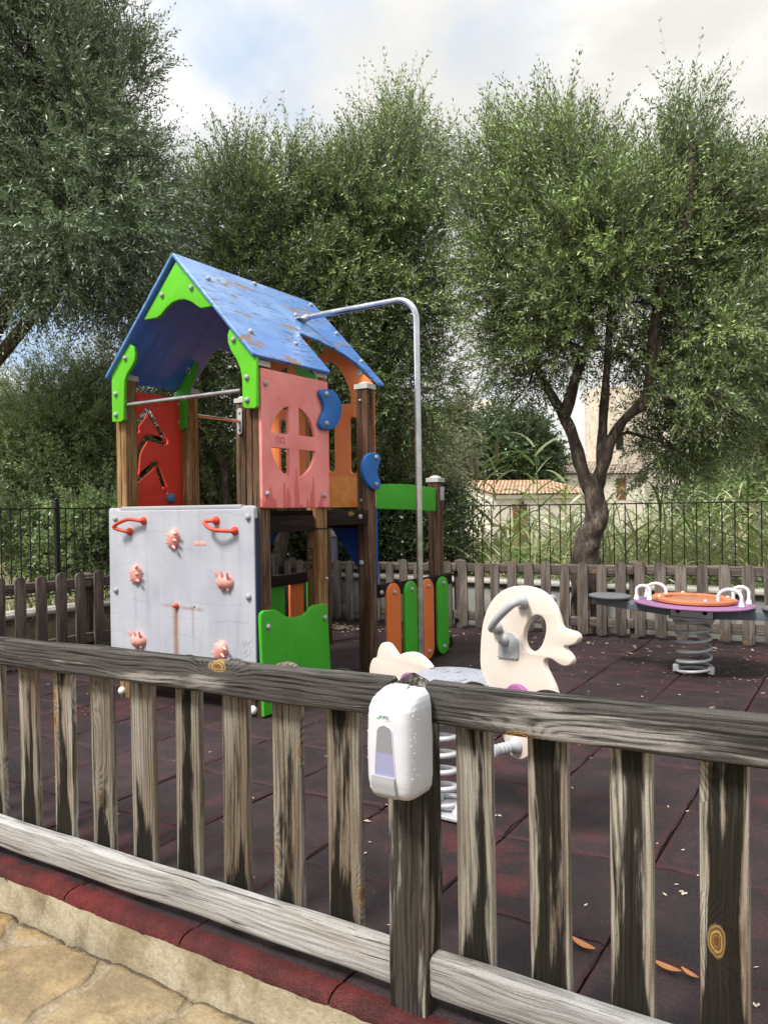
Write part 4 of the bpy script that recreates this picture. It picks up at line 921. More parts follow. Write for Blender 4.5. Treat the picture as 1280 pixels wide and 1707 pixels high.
# fireman's pole
PYp = 4.15; PXp = -2.366; pz_ = 2.478
pth = [(-3.265, PYp, pz_ - .012), (-3.2, PYp, pz_)] + [(-3.2 + (PXp - .14 + 3.2) * k / 6, PYp, pz_) for k in range(1, 7)] + [(PXp - .14 + .14 * math.sin(a), PYp, pz_ - .14 + .14 * math.cos(a)) for a in np.linspace(0.15, math.pi / 2, 10)] + [(PXp, PYp, z) for z in np.linspace(2.2, gz(PXp) - .02, 8)]
pole = link('sliding_pole', join([tube(pth, .0205, 16)], 50), CHROME, tw)
c = Vector((-3.262, PYp, pz_ - .01)); link('pole_flange', join([box(c + Vector((.012, -.03, -.006)), (.05, .10, .008), None), tube([c + Vector((-.01, 0, -.005)), c + Vector((.06, 0, .010))], .024, 12)], 40), LGREY, pole)
bolt(c + Vector((.0, -.07, .012)), NR, pole, .015)
# blue hand holds on the +X side
def kidney(pts, mapf, X, name='hand_hold'):
    o_ = spline([np.array(onX(*mapf(a, b), X))[[1, 2]] for a, b in pts], 4)
    return link(name, panYZ(o_, [], .026, X, .008), BLUEP, tw)
m2 = lambda a, b: (400 + a / S2, 480 + b / S2)
k1 = kidney([(470, 605), (500, 598), (545, 610), (580, 650), (595, 700), (588, 770), (560, 825), (520, 842), (480, 835), (464, 805), (475, 765), (492, 720), (485, 670), (468, 635)], m2, FX + .026)
k2 = kidney([(745, 990), (780, 976), (815, 985), (827, 1010), (818, 1045), (808, 1085), (815, 1120), (826, 1150), (820, 1190), (790, 1196), (755, 1170), (728, 1120), (720, 1065), (728, 1020)], m2, -2.889)
for k_, pts, X in ((k1, ((510, 628), (511, 803)), FX + .039), (k2, ((805, 1004), (806, 1164)), -2.876)):
    for a, b in pts: bolt(onX(*m2(a, b), X), (1, 0, 0), k_, .0165)
for a, b in ((732, 668), (733, 1258)): bolt(onX(*m2(a, b), PX_ + PS / 2 - .06) if False else (PX_ - .01, Y3 - PS / 2, onX(*m2(a, b), PX_)[2]), (0, -1, 0), p_fr, .010)
bolt((PX_ - .015, Y3 - PS / 2, .80), (0, -1, 0), p_fr, .018, LGREY)
# platform: deck, joists, edge beams
link('platform_deck', bbox_mesh((TX, 3.885, 1.148), (1.10, 1.06, .036), .003), BMW, tw)
def beam_y(x, ya, yb, z, h=.095, t_=.045, mat=BMW, seed=0, nm='beam'): return link(nm, timber(h, t_, yb - ya, (x, ya, z), (0, 0, 1), (1, 0, 0), (0, 1, 0), ch=.005, seg=10, seed=seed), mat, tw)
def beam_x(y, xa, xb, z, h=.095, t_=.045, mat=BMW, seed=0, nm='beam'): return link(nm, timber(h, t_, xb - xa, (xa, y, z), (0, 0, 1), (0, -1, 0), (1, 0, 0), ch=.005, seg=10, seed=seed), mat, tw)
e1 = beam_y(-2.945, Y1 + .056, Y2 - .056, 1.085, seed=21); e2 = beam_y(-2.925, Y2 + .056, Y3 - .056, 1.112, seed=22); beam_y(-4.06, Y1 + .056, Y2 - .056, 1.085, seed=23); beam_y(-4.06, Y2 + .056, Y3 - .056, 1.085, seed=24)
beam_x(Y2 + .085, -4.0, -3.02, 1.085, seed=25); beam_x(Y3, -4.0, -3.015, 1.085, seed=26); beam_x(3.33, -4.0, -3.015, 1.085, seed=27)
bolt((-2.9025, 4.285, 1.118), (1, 0, 0), e2, .0175)
bolt((PX_ - .02, Y2 - PS / 2, 1.135), (0, -1, 0), p_mr, .0175)
# blue corner gussets in the far plane
for sg in (1, -1):
    tri = [(cx0 + sg * .49, 1.057), (cx0 + sg * .22, 1.057), (cx0 + sg * .49, .72)]
    link('corner_gusset', panXZ(rnd(tri, .01), [], .018, Y3 + .02, .003), DBLUE, tw)
link('gusset_strip', panYZ([(Y3 + .055, .55), (Y3 + .075, .55), (Y3 + .075, 1.17), (Y3 + .055, 1.17)], [], .012, -2.915, .002), DBLUE, tw)
# lower green board with the wavy top, on the +X side
S4 = 1280 / 370.
def b4(pts, X): return [np.array(onX(400 + a / S4, 800 + b / S4, X))[[1, 2]] for a, b in pts]
lowp = b4([(120, 800), (122, 772), (140, 754), (205, 748), (225, 760), (260, 785), (300, 796), (350, 788), (392, 762), (400, 742), (430, 722), (490, 713), (503, 725), (506, 760)], FX + .011)
lz_ = .012
lowp = lowp + [np.array([3.918, lz_]), np.array([3.275, lz_])]
lg = link('low_green_board', panYZ(lowp, [], .024, FX, .005), DGREEN, tw)
for a, b in ((160, 847), (488, 795)): bolt(onX(400 + a / S4, 800 + b / S4, FX + .012), (1, 0, 0), lg)
bolt((FX + .012, 3.32, .10), (1, 0, 0), lg)
for zq in (.44, .12): bolt((PX_ + PS / 2, Y2 + .02, zq), (1, 0, 0), p_mr, .012)
bolt((PX_ + PS / 2, Y2 + .03, .735), (1, 0, 0), p_mr, .010, LGREY)
# graffiti and cable tie on the middle post
MT = Matrix.Translation(Vector((PX_ - .019, Y2 - PS / 2 - .0006, .862))) @ Matrix.Rotation(R(90), 4, 'X') @ Matrix.Rotation(R(-90), 4, 'Z')
link('graffiti', text_mesh('PiLiLA', .060, MT, .0004, .92), INK, p_mr)
for z_s, z_e in ((.985, 1.02), (.705, .745)):
    xw = PX_ - .019; link('graffiti_squiggle', join([tube([(xw + .006 * math.sin(k * 2.2), Y2 - PS / 2 - .0004, z_s + (z_e - z_s) * k / 6) for k in range(7)], .0012, 5)]), INK, p_mr)
hs_ = PS / 2 + .003; link('cable_tie', join([tube([(PX_ - hs_, Y2 - hs_, 1.055), (PX_ + hs_, Y2 - hs_, 1.052), (PX_ + hs_, Y2 + hs_, 1.050), (PX_ - hs_, Y2 + hs_, 1.053), (PX_ - hs_, Y2 - hs_, 1.055)], .004, 6)]), BLACKT, p_mr)
link('cable_tie_tail', join([tube([(PX_ + hs_, Y2 + hs_, 1.05), (PX_ + hs_ + .015, Y2 + hs_ + .03, 1.045)], .003, 6)]), BLACKT, p_mr)
# railings of slats beyond the tower, on both sides
for sg, bx in ((1, -2.905), (-1, -4.112)):
    for zz_, h_ in ((.592, .092), (.075, .08)): beam_y(bx if sg > 0 else bx, Y3 + .057 if sg > 0 else Y3 + .057, Y4 + (.15 if sg > 0 else .1), zz_, h_, .038, BMW, 30 + int(zz_ * 10) + sg)
    sxx = bx + sg * .034
    for k, (ya, yb) in enumerate(((4.552, 4.738), (4.793, 4.980), (5.05, 5.23), (5.285, 5.487))):
        yc = (ya + yb) / 2; wv = .182; zl_ = -.005 if k in (1, 3) else .0; zl_ = max(zl_, gz(bx) + .012)
        sl_ = link('slat', panYZ(slot(yc, zl_, .640 - .005 * k, wv, 12), [], .024, sxx, .006), ORANGE if k % 2 == 0 else DGREEN, tw)
        for zq in (.575, .075): bolt((sxx + sg * .012, yc, zq), (sg, 0, 0), sl_, .0165)
bolt((-2.886, 4.515, .585), (1, 0, 0), tw, .0165)
for zq in (.60, .10, .03): bolt((PX_ + PS / 2, Y4 + .03, zq), (1, 0, 0), p_ar, .0165)
link('post_plate', bbox_mesh((PX_ + PS / 2 + .003, Y4 + .02, 1.285), (.006, .06, .11), .002), LGREY, p_ar)
for zq in (1.315, 1.25): bolt((PX_ - .01, Y4 - PS / 2, zq), (0, -1, 0), p_ar, .012)
for x in (-2.925, -4.09):
    if x < -4: continue
    arch = [(4.48, 1.172)] + [(4.48 + .9 * k / 10, 1.168 - .026 * (k / 10) ** 1.6) for k in range(1, 11)] + [(5.385, 1.325)] + [(5.385 - .905 * k / 10, 1.325 + .018 * math.sin(math.pi * k / 10) + .012 * k / 10) for k in range(1, 11)]
    link('arched_rail', panYZ(arch, [], .024, x, .005), DGREEN, tw)

# ------------------------------------------------------------------ duck rocker
P0 = np.array(onZ(748, 1350, .03)); ee = np.array([.926, -.377, 0]); nn = np.array([-.377, -.926, 0])
duck = thing('spring_rider', tuple(P0), 'cream duck-shaped spring rider with grey handles behind the near fence', 'spring rider')
def dk(px, py, off=0.0):
    d_ = ray(px, py); t_ = ((P0 + nn * off - EYE) @ nn) / (d_ @ nn); p = EYE + d_ * t_; return np.array([(p - P0) @ ee, p[2]])
S5 = 3.2; d5 = lambda pts, off=.0125: [dk(580 + a / S5, 940 + b / S5, off) for a, b in pts]
def dpan(o_, holes, th_, off, bev=.006): return panel(o_, holes, th_, P0 * np.array([1, 1, 0]) + nn * off, ee, (0, 0, 1), bev)
hd = spline(d5([(712, 585), (703, 530), (703, 470), (706, 400), (716, 320), (740, 240), (785, 172), (848, 130), (920, 118), (1000, 135), (1058, 175), (1098, 232), (1118, 288), (1132, 336), (1160, 352), (1205, 366), (1226, 392), (1217, 422), (1190, 437), (1156, 441), (1152, 455), (1172, 477), (1192, 510), (1188, 537), (1163, 549), (1130, 541), (1086, 512), (1058, 508), (1043, 522), (1047, 558), (1070, 605), (1098, 670), (1108, 730), (1090, 810), (1040, 900), (985, 1000), (945, 1040), (905, 1047), (868, 1025), (838, 960), (805, 880), (775, 780), (750, 680)]), 4)
eye = spline(d5([(1010, 276), (1038, 290), (1052, 325), (1050, 375), (1030, 435), (1000, 466), (968, 468), (942, 440), (932, 400), (940, 350), (962, 308), (985, 284)]), 4)
head = link('head_board', dpan(hd, [eye], .025, 0), CREAM, duck)
tl = spline(d5([(112, 580), (117, 535), (130, 507), (150, 497), (157, 462), (170, 432), (190, 420), (216, 430), (243, 468), (262, 490), (290, 478), (330, 472), (370, 484), (410, 518), (436, 552), (428, 575), (415, 640), (400, 700), (330, 715), (230, 710), (150, 690), (120, 640)]), 4)
link('tail_board', dpan(tl, [], .025, 0), CREAM, duck)
def W(a, z, off=0.0): p = P0 + ee * a + nn * off; return Vector((p[0], p[1], z))
nnv = Vector(nn)
for q in (dk(580 + 930 / S5, 940 + 712 / S5), dk(580 + 352 / S5, 940 + 640 / S5)):
    for sg in (1, -1): link('round_cover', join([lathe([(.058, .0), (.060, .012), (.056, .020), (.03, .024), (.004, .0245)], W(q[0], q[1] - .012, sg * .0125), nnv * sg, 24)], 40), PURPLE, duck)
seat = []
seat_o = [(.17 * math.cos(a) * 1.05, .14 * math.sin(a)) for a in np.linspace(0, 2 * math.pi, 40)[:-1]]
zs_ = .522
sm_ = panel(seat_o, [], .028, W(.065, zs_ + .012), Vector(ee), -nnv, .007)
st = link('seat', sm_, SEATM, duck)
for k in range(26):
    a, r_ = random.uniform(0, 6.28), .125 * math.sqrt(random.random()); x_, y_ = r_ * math.cos(a) * 1.05, r_ * math.sin(a) * .85; an = random.choice([0, 1.05, 2.1]) + .3; l_ = .02
    p = W(.065 + x_, zs_ + .0265, y_); dv_ = (Vector(ee) * math.cos(an) + nnv * math.sin(an)) * l_; link('tread_bar', join([tube([p - dv_, p, p + dv_], [.003, .0045, .003], 6)], 60), SEATM, st) if k < 26 else None
link('base_beam', bbox_mesh(W(.02, zs_ - .075), (.60, .10, .06), .008, Matrix([[ee[0], -nn[0], 0], [ee[1], -nn[1], 0], [0, 0, 1]])), GREYP, duck)
# coil spring
def coil(c, r, z0, z1, turns, wire, name, par, flat=.6):
    n = int(turns * 28); pts = []
    for k in range(n + 1):
        f = k / n; a = 2 * math.pi * turns * f; g = f
        e = flat / turns
        g = 0 if f < e else (1 if f > 1 - e else (f - e) / (1 - 2 * e)); pts.append((c[0] + r * math.cos(a), c[1] + r * math.sin(a), z0 + wire + (z1 - z0 - 2 * wire) * g))
    return link(name, join([tube(pts, wire, 10)], 60), SPRING, par)
coil(P0, .072, .045, .44, 7.2, .0105, 'coil_spring', duck)
for zc_, nm in ((.435, 'spring_clamp'), (.052, 'spring_clamp')):
    link(nm, join([box(Vector((P0[0], P0[1], zc_)) + Vector(ee) * q * .074, (.05, .06, .05)) for q in (-1, 1)]), WSTEEL, duck)
link('ground_plate', bbox_mesh((P0[0], P0[1], .038), (.20, .20, .016), .004), SPRING, duck)
# handles, pegs and plates on both faces
def dk_w(a_, b_, off): q = dk(580 + a_ / S5, 940 + b_ / S5, off); return W(q[0], q[1], off)
for sg in (1, -1):
    def mir(p): v = p - Vector(P0); o_ = v.dot(nnv); return p - nnv * o_ + nnv * o_ * sg
    pts = [dk_w(935, 205, .018), dk_w(930, 203, .05), dk_w(880, 215, .095), dk_w(800, 290, .10), dk_w(765, 345, .085), dk_w(795, 342, .05), dk_w(800, 340, .018)]
    pts = spline([mir(p) for p in pts], 7, False)
    h = link('handle', join([tube(pts, .0125, 12)] + [lathe([(.024, 0), (.023, .012), (.016, .024)], mir(dk_w(a, b, .0125)), nnv * sg, 14) for a, b in ((935, 205), (800, 340))], 60), GREYP, duck)
    plo = rnd(d5([(806, 500), (806, 410), (835, 365), (880, 365), (912, 405), (912, 513)]), .012)
    link('cover_plate', dpan(plo, [], .006, sg * .0155, .002), GREYP, head)
    q = dk(580 + 856 / S5, 940 + 400 / S5); link('dome_bolt', join([lathe([(.0225, 0), (.022, .008), (.017, .018), (.008, .023), (.001, .024)], W(q[0], q[1], sg * .0185), nnv * sg, 16)], 60), GREYP, head)
    for a, b in ((822, 490), (900, 497)): q = dk(580 + a / S5, 940 + b / S5); bolt(W(q[0], q[1], sg * .0185), nnv * sg, head, .0035, LGREY, 'screw')
    q = dk(580 + 912 / S5, 940 + 965 / S5); link('foot_peg', join([lathe([(.030, 0), (.028, .012), (.020, .02), (.0185, .03)] + [(.0185 + (.002 if k % 2 else -.001), .035 + k * .008) for k in range(8)] + [(.020, .105), (.026, .108), (.027, .120), (.024, .124), (.012, .125), (.011, .115)], W(q[0], q[1], sg * .0125), nnv * sg, 18)], 40), LGREY, duck)

# ------------------------------------------------------------------ spring seesaw
C0 = Vector(onZ(1157, 1122, .035)); TL = R(1.6)
ss = thing('spring_seesaw', tuple(C0), 'spring seesaw with purple disc, orange ring and white handles by the far fence', 'seesaw')
Cb = Vector((C0.x, C0.y, .485)); Mt = Matrix.Rotation(TL, 3, 'Y')
def L3(x, y, z): return Cb + Mt @ Vector((x, y, z))
axz = Mt @ Vector((0, 0, 1))
coil(C0, .108, .04, .40, 6.4, .0105, 'coil_spring', ss)
for q in (-1, 1):
    link('spring_clamp', bbox_mesh((C0.x + q * .11, C0.y - .02, .065), (.04, .05, .05), .006), SPRING, ss); link('spring_clamp', bbox_mesh((C0.x + q * .10, C0.y - .02, .395), (.05, .06, .04), .006), SPRING, ss)
link('bracket', bbox_mesh(L3(0, -.062, -.048), (.265, .012, .085), .003, Mt), WSTEEL, ss); link('bracket', bbox_mesh(L3(0, .045, -.045), (.265, .012, .085), .003, Mt), LGREY, ss)
link('spring_plate', bbox_mesh(L3(0, 0, -.075), (.28, .22, .014), .003, Mt), SPRING, ss)
bmo = link('beam', panel([(-.68, .006), (.68, .006), (.68, -.035), (.12, -.075), (-.12, -.075), (-.68, -.035)], [], .075, L3(0, 0, 0), Mt @ Vector((1, 0, 0)), axz, .004), BEAMM, ss)
for x in (-.085, .085): bolt(L3(x, -.068, -.03), (0, -1, 0), ss, .016, BLACKT)
for x in (-.56, .56):
    link('seat', join([lathe([(.10, .004), (.142, .008), (.148, .018), (.146, .026), (.13, .031), (.0, .032)], L3(x, 0, .006), axz, 32)], 40), ROUNDSEAT, ss)
link('disc', join([lathe([(.30, .004), (.374, .006), (.382, .011), (.382, .017), (.374, .022), (.0, .023)], L3(0, 0, .008), axz, 56)], 40), plastic('worn_purple_plastic', C(150, 106, 146), .5, .4, .15, 53), ss)
rg = link('ring', join([lathe([(.185, .0), (.262, .0), (.268, .006), (.268, .020), (.262, .026), (.192, .026), (.186, .020), (.185, .0)], L3(0, 0, .035), axz, 48)], 40), plastic('ring_orange_plastic', C(206, 124, 84), .5, .5, .15, 51), ss)
link('disc_plate', join([lathe([(.18, 0), (.18, .008), (0, .009)], L3(0, 0, .036), axz, 36)], 40), plastic('worn_board', C(170, 120, 92), .6, .4, .2, 52), ss)
for k in range(4): an = k * math.pi / 2 + .5; bolt(L3(.226 * math.cos(an), .226 * math.sin(an), .061), axz, rg, .013, LGREY)
def uh(px0, px1, py, topy, yoff):
    a = Vector(onY(px0, py, C0.y + yoff)); b = Vector(onY(px1, py, C0.y + yoff * 1.0)); zt = onY(px0, topy, C0.y + yoff)[2]
    base = L3(a.x - Cb.x, yoff, .03).z; a.z = b.z = base; h_ = max(.09, zt - base); r_ = (b - a).length / 2
    m_ = (a + b) / 2; u_ = (b - a).normalized(); pts = [a, a + Vector((0, 0, h_ - r_ * .8))] + [m_ - u_ * r_ * math.cos(t_) + Vector((0, 0, h_ - r_ * .8 + r_ * .8 * math.sin(t_))) for t_ in np.linspace(.15, math.pi - .15, 11)] + [b + Vector((0, 0, h_ - r_ * .8)), b]
    link('handle', join([tube(pts, .0115, 12), lathe([(.020, 0), (.019, .01), (.014, .03)], a, n=12), lathe([(.020, 0), (.019, .01), (.014, .03)], b, n=12)], 60), WSTEEL, ss)
uh(1061, 1083, 998, 976, -.10); uh(1078, 1110, 992, 972, .10); uh(1197, 1236, 1003, 982, -.12); uh(1222, 1248, 997, 978, .08)
for px, py in ((996, 1002), (1060, 1006), (1081, 1007), (1198, 1014), (1235, 1015)): bolt(L3(onY(px, py, C0.y)[0] - Cb.x, -.09 if px > 1050 else -.05, -.004), -axz, ss, .011)
# ------------------------------------------------------------------ low walls and iron railings
wb = thing('low_wall', (-2, 7.3, -.4), 'low pale concrete wall with rendered coping behind the far picket fence', 'wall')
link('wall', bbox_mesh((-2.15, 7.30, -.02), (8.3, .20, .82), .01), WALLC, wb); link('coping', bbox_mesh((-2.15, 7.29, .412), (8.3, .27, .045), .012), COPING, wb)
wl = thing('low_wall', (-6.1, 4.2, -.4), 'low stone-coloured wall with pale coping behind the side picket fence', 'wall')
link('wall', bbox_mesh((-6.12, 4.15, -.06), (.20, 6.1, .72), .01), concrete('rubble_wall', C(120, 108, 92), C(150, 138, 120), C(84, 74, 60), 6), wl); link('coping', bbox_mesh((-6.11, 4.15, .318), (.28, 6.1, .045), .012), COPING, wl)
def railing(label, a, b, ztop, zbot, zbase, posts, step, off):
    a, b = Vector(a), Vector(b); dv_ = (b - a).normalized(); L = (b - a).length; sd = Vector((0, 0, 1)).cross(dv_)
    r_ = thing('iron_railing', a.lerp(b, .5) + Vector((0, 0, zbase)), label, 'railing')
    M = Matrix([[dv_[i], sd[i], (0, 0, 1)[i]] for i in range(3)])
    for z, h_ in ((ztop, .012), (zbot, .010)): link('rail', bbox_mesh(a.lerp(b, .5) + Vector((0, 0, z)), (L, .030, h_), .002, M), BLACKM, r_)
    s = off
    while s < L:
        if all(abs(s - p) > .03 for p in posts):
            p = a + dv_ * s; link('baluster', join([tube([p + Vector((0, 0, zbot - .01)), p + Vector((0, 0, ztop - .004))], .0055, 8)], 60), BLACKM, r_)
        s += step
    for s in posts:
        p = a + dv_ * s; link('post', join([box(p + Vector((0, 0, (zbase + ztop + .05) / 2)), (.036, .036, ztop + .05 - zbase), M), lathe([(.024, 0), (.024, .006), (.012, .012), (.020, .020), (.022, .030), (.014, .042), (.002, .046)], p + Vector((0, 0, ztop + .05)), n=14)], 40), BLACKM, r_)
    return r_
railing('black iron railing on the low wall behind the olive trunk and seesaw', (-6.1, 7.3, 0), (1.3, 7.3, 0), 1.185, .50, .43, (.03, 7.3), .105, .06)
railing('black iron railing on the low wall beside the climbing tower', (-6.1, 1.3, 0), (-6.1, 7.2, 0), 1.212, .46, .335, (.9, 2.92, 4.9), .087, .05)
# slim metal post beyond the far fence
mp = thing('lamp_post', tuple(onD(557, 1015, 8.6)[:2]) + (-.1,), 'slim blue-grey metal post with a stepped collar behind the far fence', 'post')
mx, my = mp.location.x, mp.location.y
link('shaft', join([lathe([(.075, -.3), (.075, .42), (.05, .45), (.05, .86)], (mx, my, 0), n=18)], 40), plastic('blue_grey_paint', C(104, 110, 124), .5, .3, .1, 61), mp)
link('collar', join([lathe([(.055, .86), (.068, .87), (.068, .90), (.03, .93), (.026, .96), (.034, .97), (.02, 1.0), (.002, 1.01)], (mx, my, 0), n=18), lathe([(.08, .40), (.082, .43), (.06, .44)], (mx, my, 0), n=18)], 40), plastic('pale_metal_paint', C(150, 154, 162), .5, .3, .1, 62), mp)

# ------------------------------------------------------------------ foliage
def unit(a): return a / (np.linalg.norm(a, axis=-1, keepdims=True) + 1e-9)
def shoots(P, D, Ls, nleaf, leaf_len, leaf_w, rg, droop, spread=.62, tw_w=.0035, bushy=1.0):
    """leaves set in opposite pairs along curved shoots, and the twig of each shoot"""
    n = len(P); side = unit(np.cross(D, rg.normal(size=(n, 3)))); bend = (rg.normal(size=(n, 3)) * .12 + np.array([0, 0, -1.0]) * droop[:, None]) * Ls[:, None]
    T = np.linspace(.10, 1.0, nleaf // 2); m_ = len(T)
    pos = P[:, None, :] + D[:, None, :] * (Ls[:, None] * T)[..., None] + bend[:, None, :] * (T ** 2)[None, :, None]
    tan = unit(D[:, None, :] * Ls[:, None, None] + 2 * bend[:, None, :] * T[None, :, None])
    s2 = np.cross(D, side); odd = (np.arange(m_) % 2)[None, :, None]
    sv = np.where(odd == 0, side[:, None, :], s2[:, None, :]); out = []
    for sg in (1, -1):
        ld = unit(tan * (1 - spread * .35) + sg * sv * spread + rg.normal(size=(n, m_, 3)) * .28 + np.array([0, 0, .05]))
        ln = leaf_len * (.65 + .5 * rg.random((n, m_))) * (1 - .35 * T ** 3)[None]
        wd = leaf_w * (.75 + .5 * rg.random((n, m_)))
        wv = unit(np.cross(ld, tan + rg.normal(size=(n, m_, 3)) * .5))
        b = pos + sg * sv * .003; mid = b + ld * (ln * .45)[..., None]; tip = b + ld * ln[..., None]
        out.append(np.stack([b, mid + wv * (wd / 2)[..., None], tip, mid - wv * (wd / 2)[..., None]], 2).reshape(-1, 4, 3))
    leaves = np.concatenate(out)
    wv = unit(np.cross(D, rg.normal(size=(n, 3)))) * tw_w / 2; q = [P + D * (Ls * t)[:, None] + bend * t * t for t in (-.25, .25, .6, .97)]; ww = (1.0, .9, .7, .35)
    tw_ = np.concatenate([np.stack([q[i] - wv * ww[i], q[i] + wv * ww[i], q[i + 1] + wv * ww[i + 1], q[i + 1] - wv * ww[i + 1]], 1) for i in range(3)])
    return leaves, tw_
def crown_clumps(lobes, n, rg, rmin=.0):
    w_ = np.array([l[1][0] * l[1][1] * l[1][2] for l in lobes]) ** .75; w_ /= w_.sum(); cs = []
    k = rg.choice(len(lobes), n * 4, p=w_); u_ = unit(rg.normal(size=(n * 4, 3))) * (rg.random((n * 4, 1)) ** (1 / 2.0)) * .86
    for i in range(n * 4):
        l = lobes[k[i]]; c = np.array(l[0]) + u_[i] * np.array(l[1])
        if all(np.linalg.norm(c - o[0]) > rmin for o in cs): cs.append((c, k[i], u_[i]))
        if len(cs) >= n: break
    return cs
def tree(name, label, cat, base, limbs, lobes, nclump, per, nleaf, leaf_len, leaf_w, mat, seed, group=None, clump_r=.34, slen=(.22, .46), upk=.5, droopk=.18, rmin=.17, trunk_r=None, branch_r=.02, twigc=True, spread=.62):
    rg = np.random.default_rng(seed); root = thing(name, tuple(base), label, cat, group)
    cl = crown_clumps(lobes, nclump, rg, rmin); ctr = np.mean([np.array(l[0]) for l in lobes], axis=0); ztop = max(l[0][2] + l[1][2] for l in lobes); zbot = min(l[0][2] - l[1][2] for l in lobes)
    # limbs and branches: each clump hangs on the nearest wood already there
    nodes, rads, parts = [], [], []
    for path, r0, r1 in limbs:
        pts = spline(path, 5, False); rr = [r0 + (r1 - r0) * (i / (len(pts) - 1)) ** .8 for i in range(len(pts))]
        parts.append(tube(pts, rr, 12, True, .09 if r0 > .04 else .03))
        for p, r_ in list(zip(pts, rr))[len(pts) // 3:]: nodes.append(np.array(p)); rads.append(r_)
    if nodes:
        NA = list(nodes)
        order = sorted(range(len(cl)), key=lambda i: min(np.linalg.norm(cl[i][0] - q) for q in NA))
        for i in order:
            c = cl[i][0]; A_ = np.array(NA); dd = np.linalg.norm(A_ - c, axis=1) + .6 * np.maximum(0, A_[:, 2] - c[2] + .1); j = int(np.argmin(dd)); a = NA[j]; r0 = min(rads[j] * .62, branch_r); r0 = max(r0, .0045)
            m1 = a * .66 + c * .34 + rg.normal(size=3) * .05; m2_ = a * .33 + c * .67 + rg.normal(size=3) * .05 + np.array([0, 0, .03])
            parts.append(tube([a, m1, m2_, c], [r0, r0 * .85, r0 * .7, r0 * .45], 6, False))
            for p, k in ((m1, .85), (m2_, .7), (c, .5)): NA.append(p); rads.append(max(r0 * k, .004))
        link('trunk', join(parts, 60), BARK, root)
    Pl, Dl, Ll, Dr = [], [], [], []
    for c, k, u_ in cl:
        n = int(per * rg.uniform(.6, 1.4)); o = unit(rg.normal(size=(n, 3))) * (rg.random((n, 1)) ** .45) * clump_r * rg.uniform(.75, 1.25) * np.array([1, 1, .85]); p = c + o
        hh = (c[2] - zbot) / (ztop - zbot + 1e-6); out = unit(c - ctr)
        upv = upk * (.25 + 1.1 * max(0, u_[2])) * (0.4 + hh)
        d_ = unit(unit(o) * .55 + out * .45 + np.array([0, 0, 1.0]) * upv + rg.normal(size=(n, 3)) * .38)
        ln = rg.uniform(slen[0], slen[1], n) * (1 + (.55 * max(0, u_[2]) + .5 * (rg.random(n) < .10)) * (hh > .55)); Pl.append(p); Dl.append(d_); Ll.append(ln); Dr.append(np.full(n, droopk * (1.3 - hh) * (1 - max(0, u_[2]))) + rg.random(n) * .08)
    P, D, Ls, dr = map(np.concatenate, (Pl, Dl, Ll, Dr))
    lv, tg = shoots(P, D, Ls, nleaf, leaf_len, leaf_w, rg, dr, spread)
    cid = np.concatenate([np.full(len(p_), rg.random()) for p_ in Pl]); per_shoot = np.repeat(.55 * cid + .45 * rg.random(len(P)), nleaf // 2); ti = np.concatenate([per_shoot, per_shoot]) * .6 + rg.random(len(lv)) * .4
    if twigc:
        V = np.concatenate([lv, tg]); mi = np.concatenate([np.zeros(len(lv)), np.ones(len(tg))]); ti = np.concatenate([ti, np.zeros(len(tg))]); me = npmesh(V, 4, ti, mi); me.materials.append(mat); me.materials.append(BARK)
    else: me = npmesh(lv, 4, ti); me.materials.append(mat)
    link('crown', me, None, root); return root
def PD(px, py, D): return tuple(onD(px, py, D))
def lobe(px, py, D, r, ry=None, rz=None): return (PD(px, py, D), (r, ry or r, rz or r))
OG = 'olive trees round the playground'
# T1: big olive at the side, overhanging the tower
D1 = 6.9; b1_ = np.array([-7.35, 3.7, -.4]); pd = lambda x, y, D=D1: PD(x, y, D)
tree('olive_tree', 'tall dark olive tree rising above the side railing and roof ridge', 'tree', b1_,
     [([b1_, b1_ + [.1, .0, 1.2], b1_ + [-.05, .1, 2.3], pd(-40, 480)], .17, .09), ([b1_ + [-.05, .1, 2.2], pd(60, 400), pd(60, 200), pd(50, 40)], .09, .03), ([b1_ + [-.03, .1, 2.3], pd(100, 470), pd(160, 360), pd(190, 230)], .07, .02), ([b1_ + [-.05, .1, 2.3], pd(-60, 380), pd(-100, 200)], .07, .02)],
     [lobe(30, 60, D1, 1.0), lobe(95, 230, D1, .95), lobe(-70, 300, D1 + .3, 1.1), lobe(120, 395, D1 - .2, .92, None, .75), lobe(140, 430, 6.6, .7, None, .5), lobe(205, 470, D1 + .3, .55), lobe(30, -90, D1, .95), lobe(150, 130, D1 + .2, .55), lobe(215, 330, D1, .50), lobe(235, 560, 7.6, .45)],
     170, 60, 24, .066, .0135, OLIVED, 21, OG, upk=.85, clump_r=.27, rmin=.27)
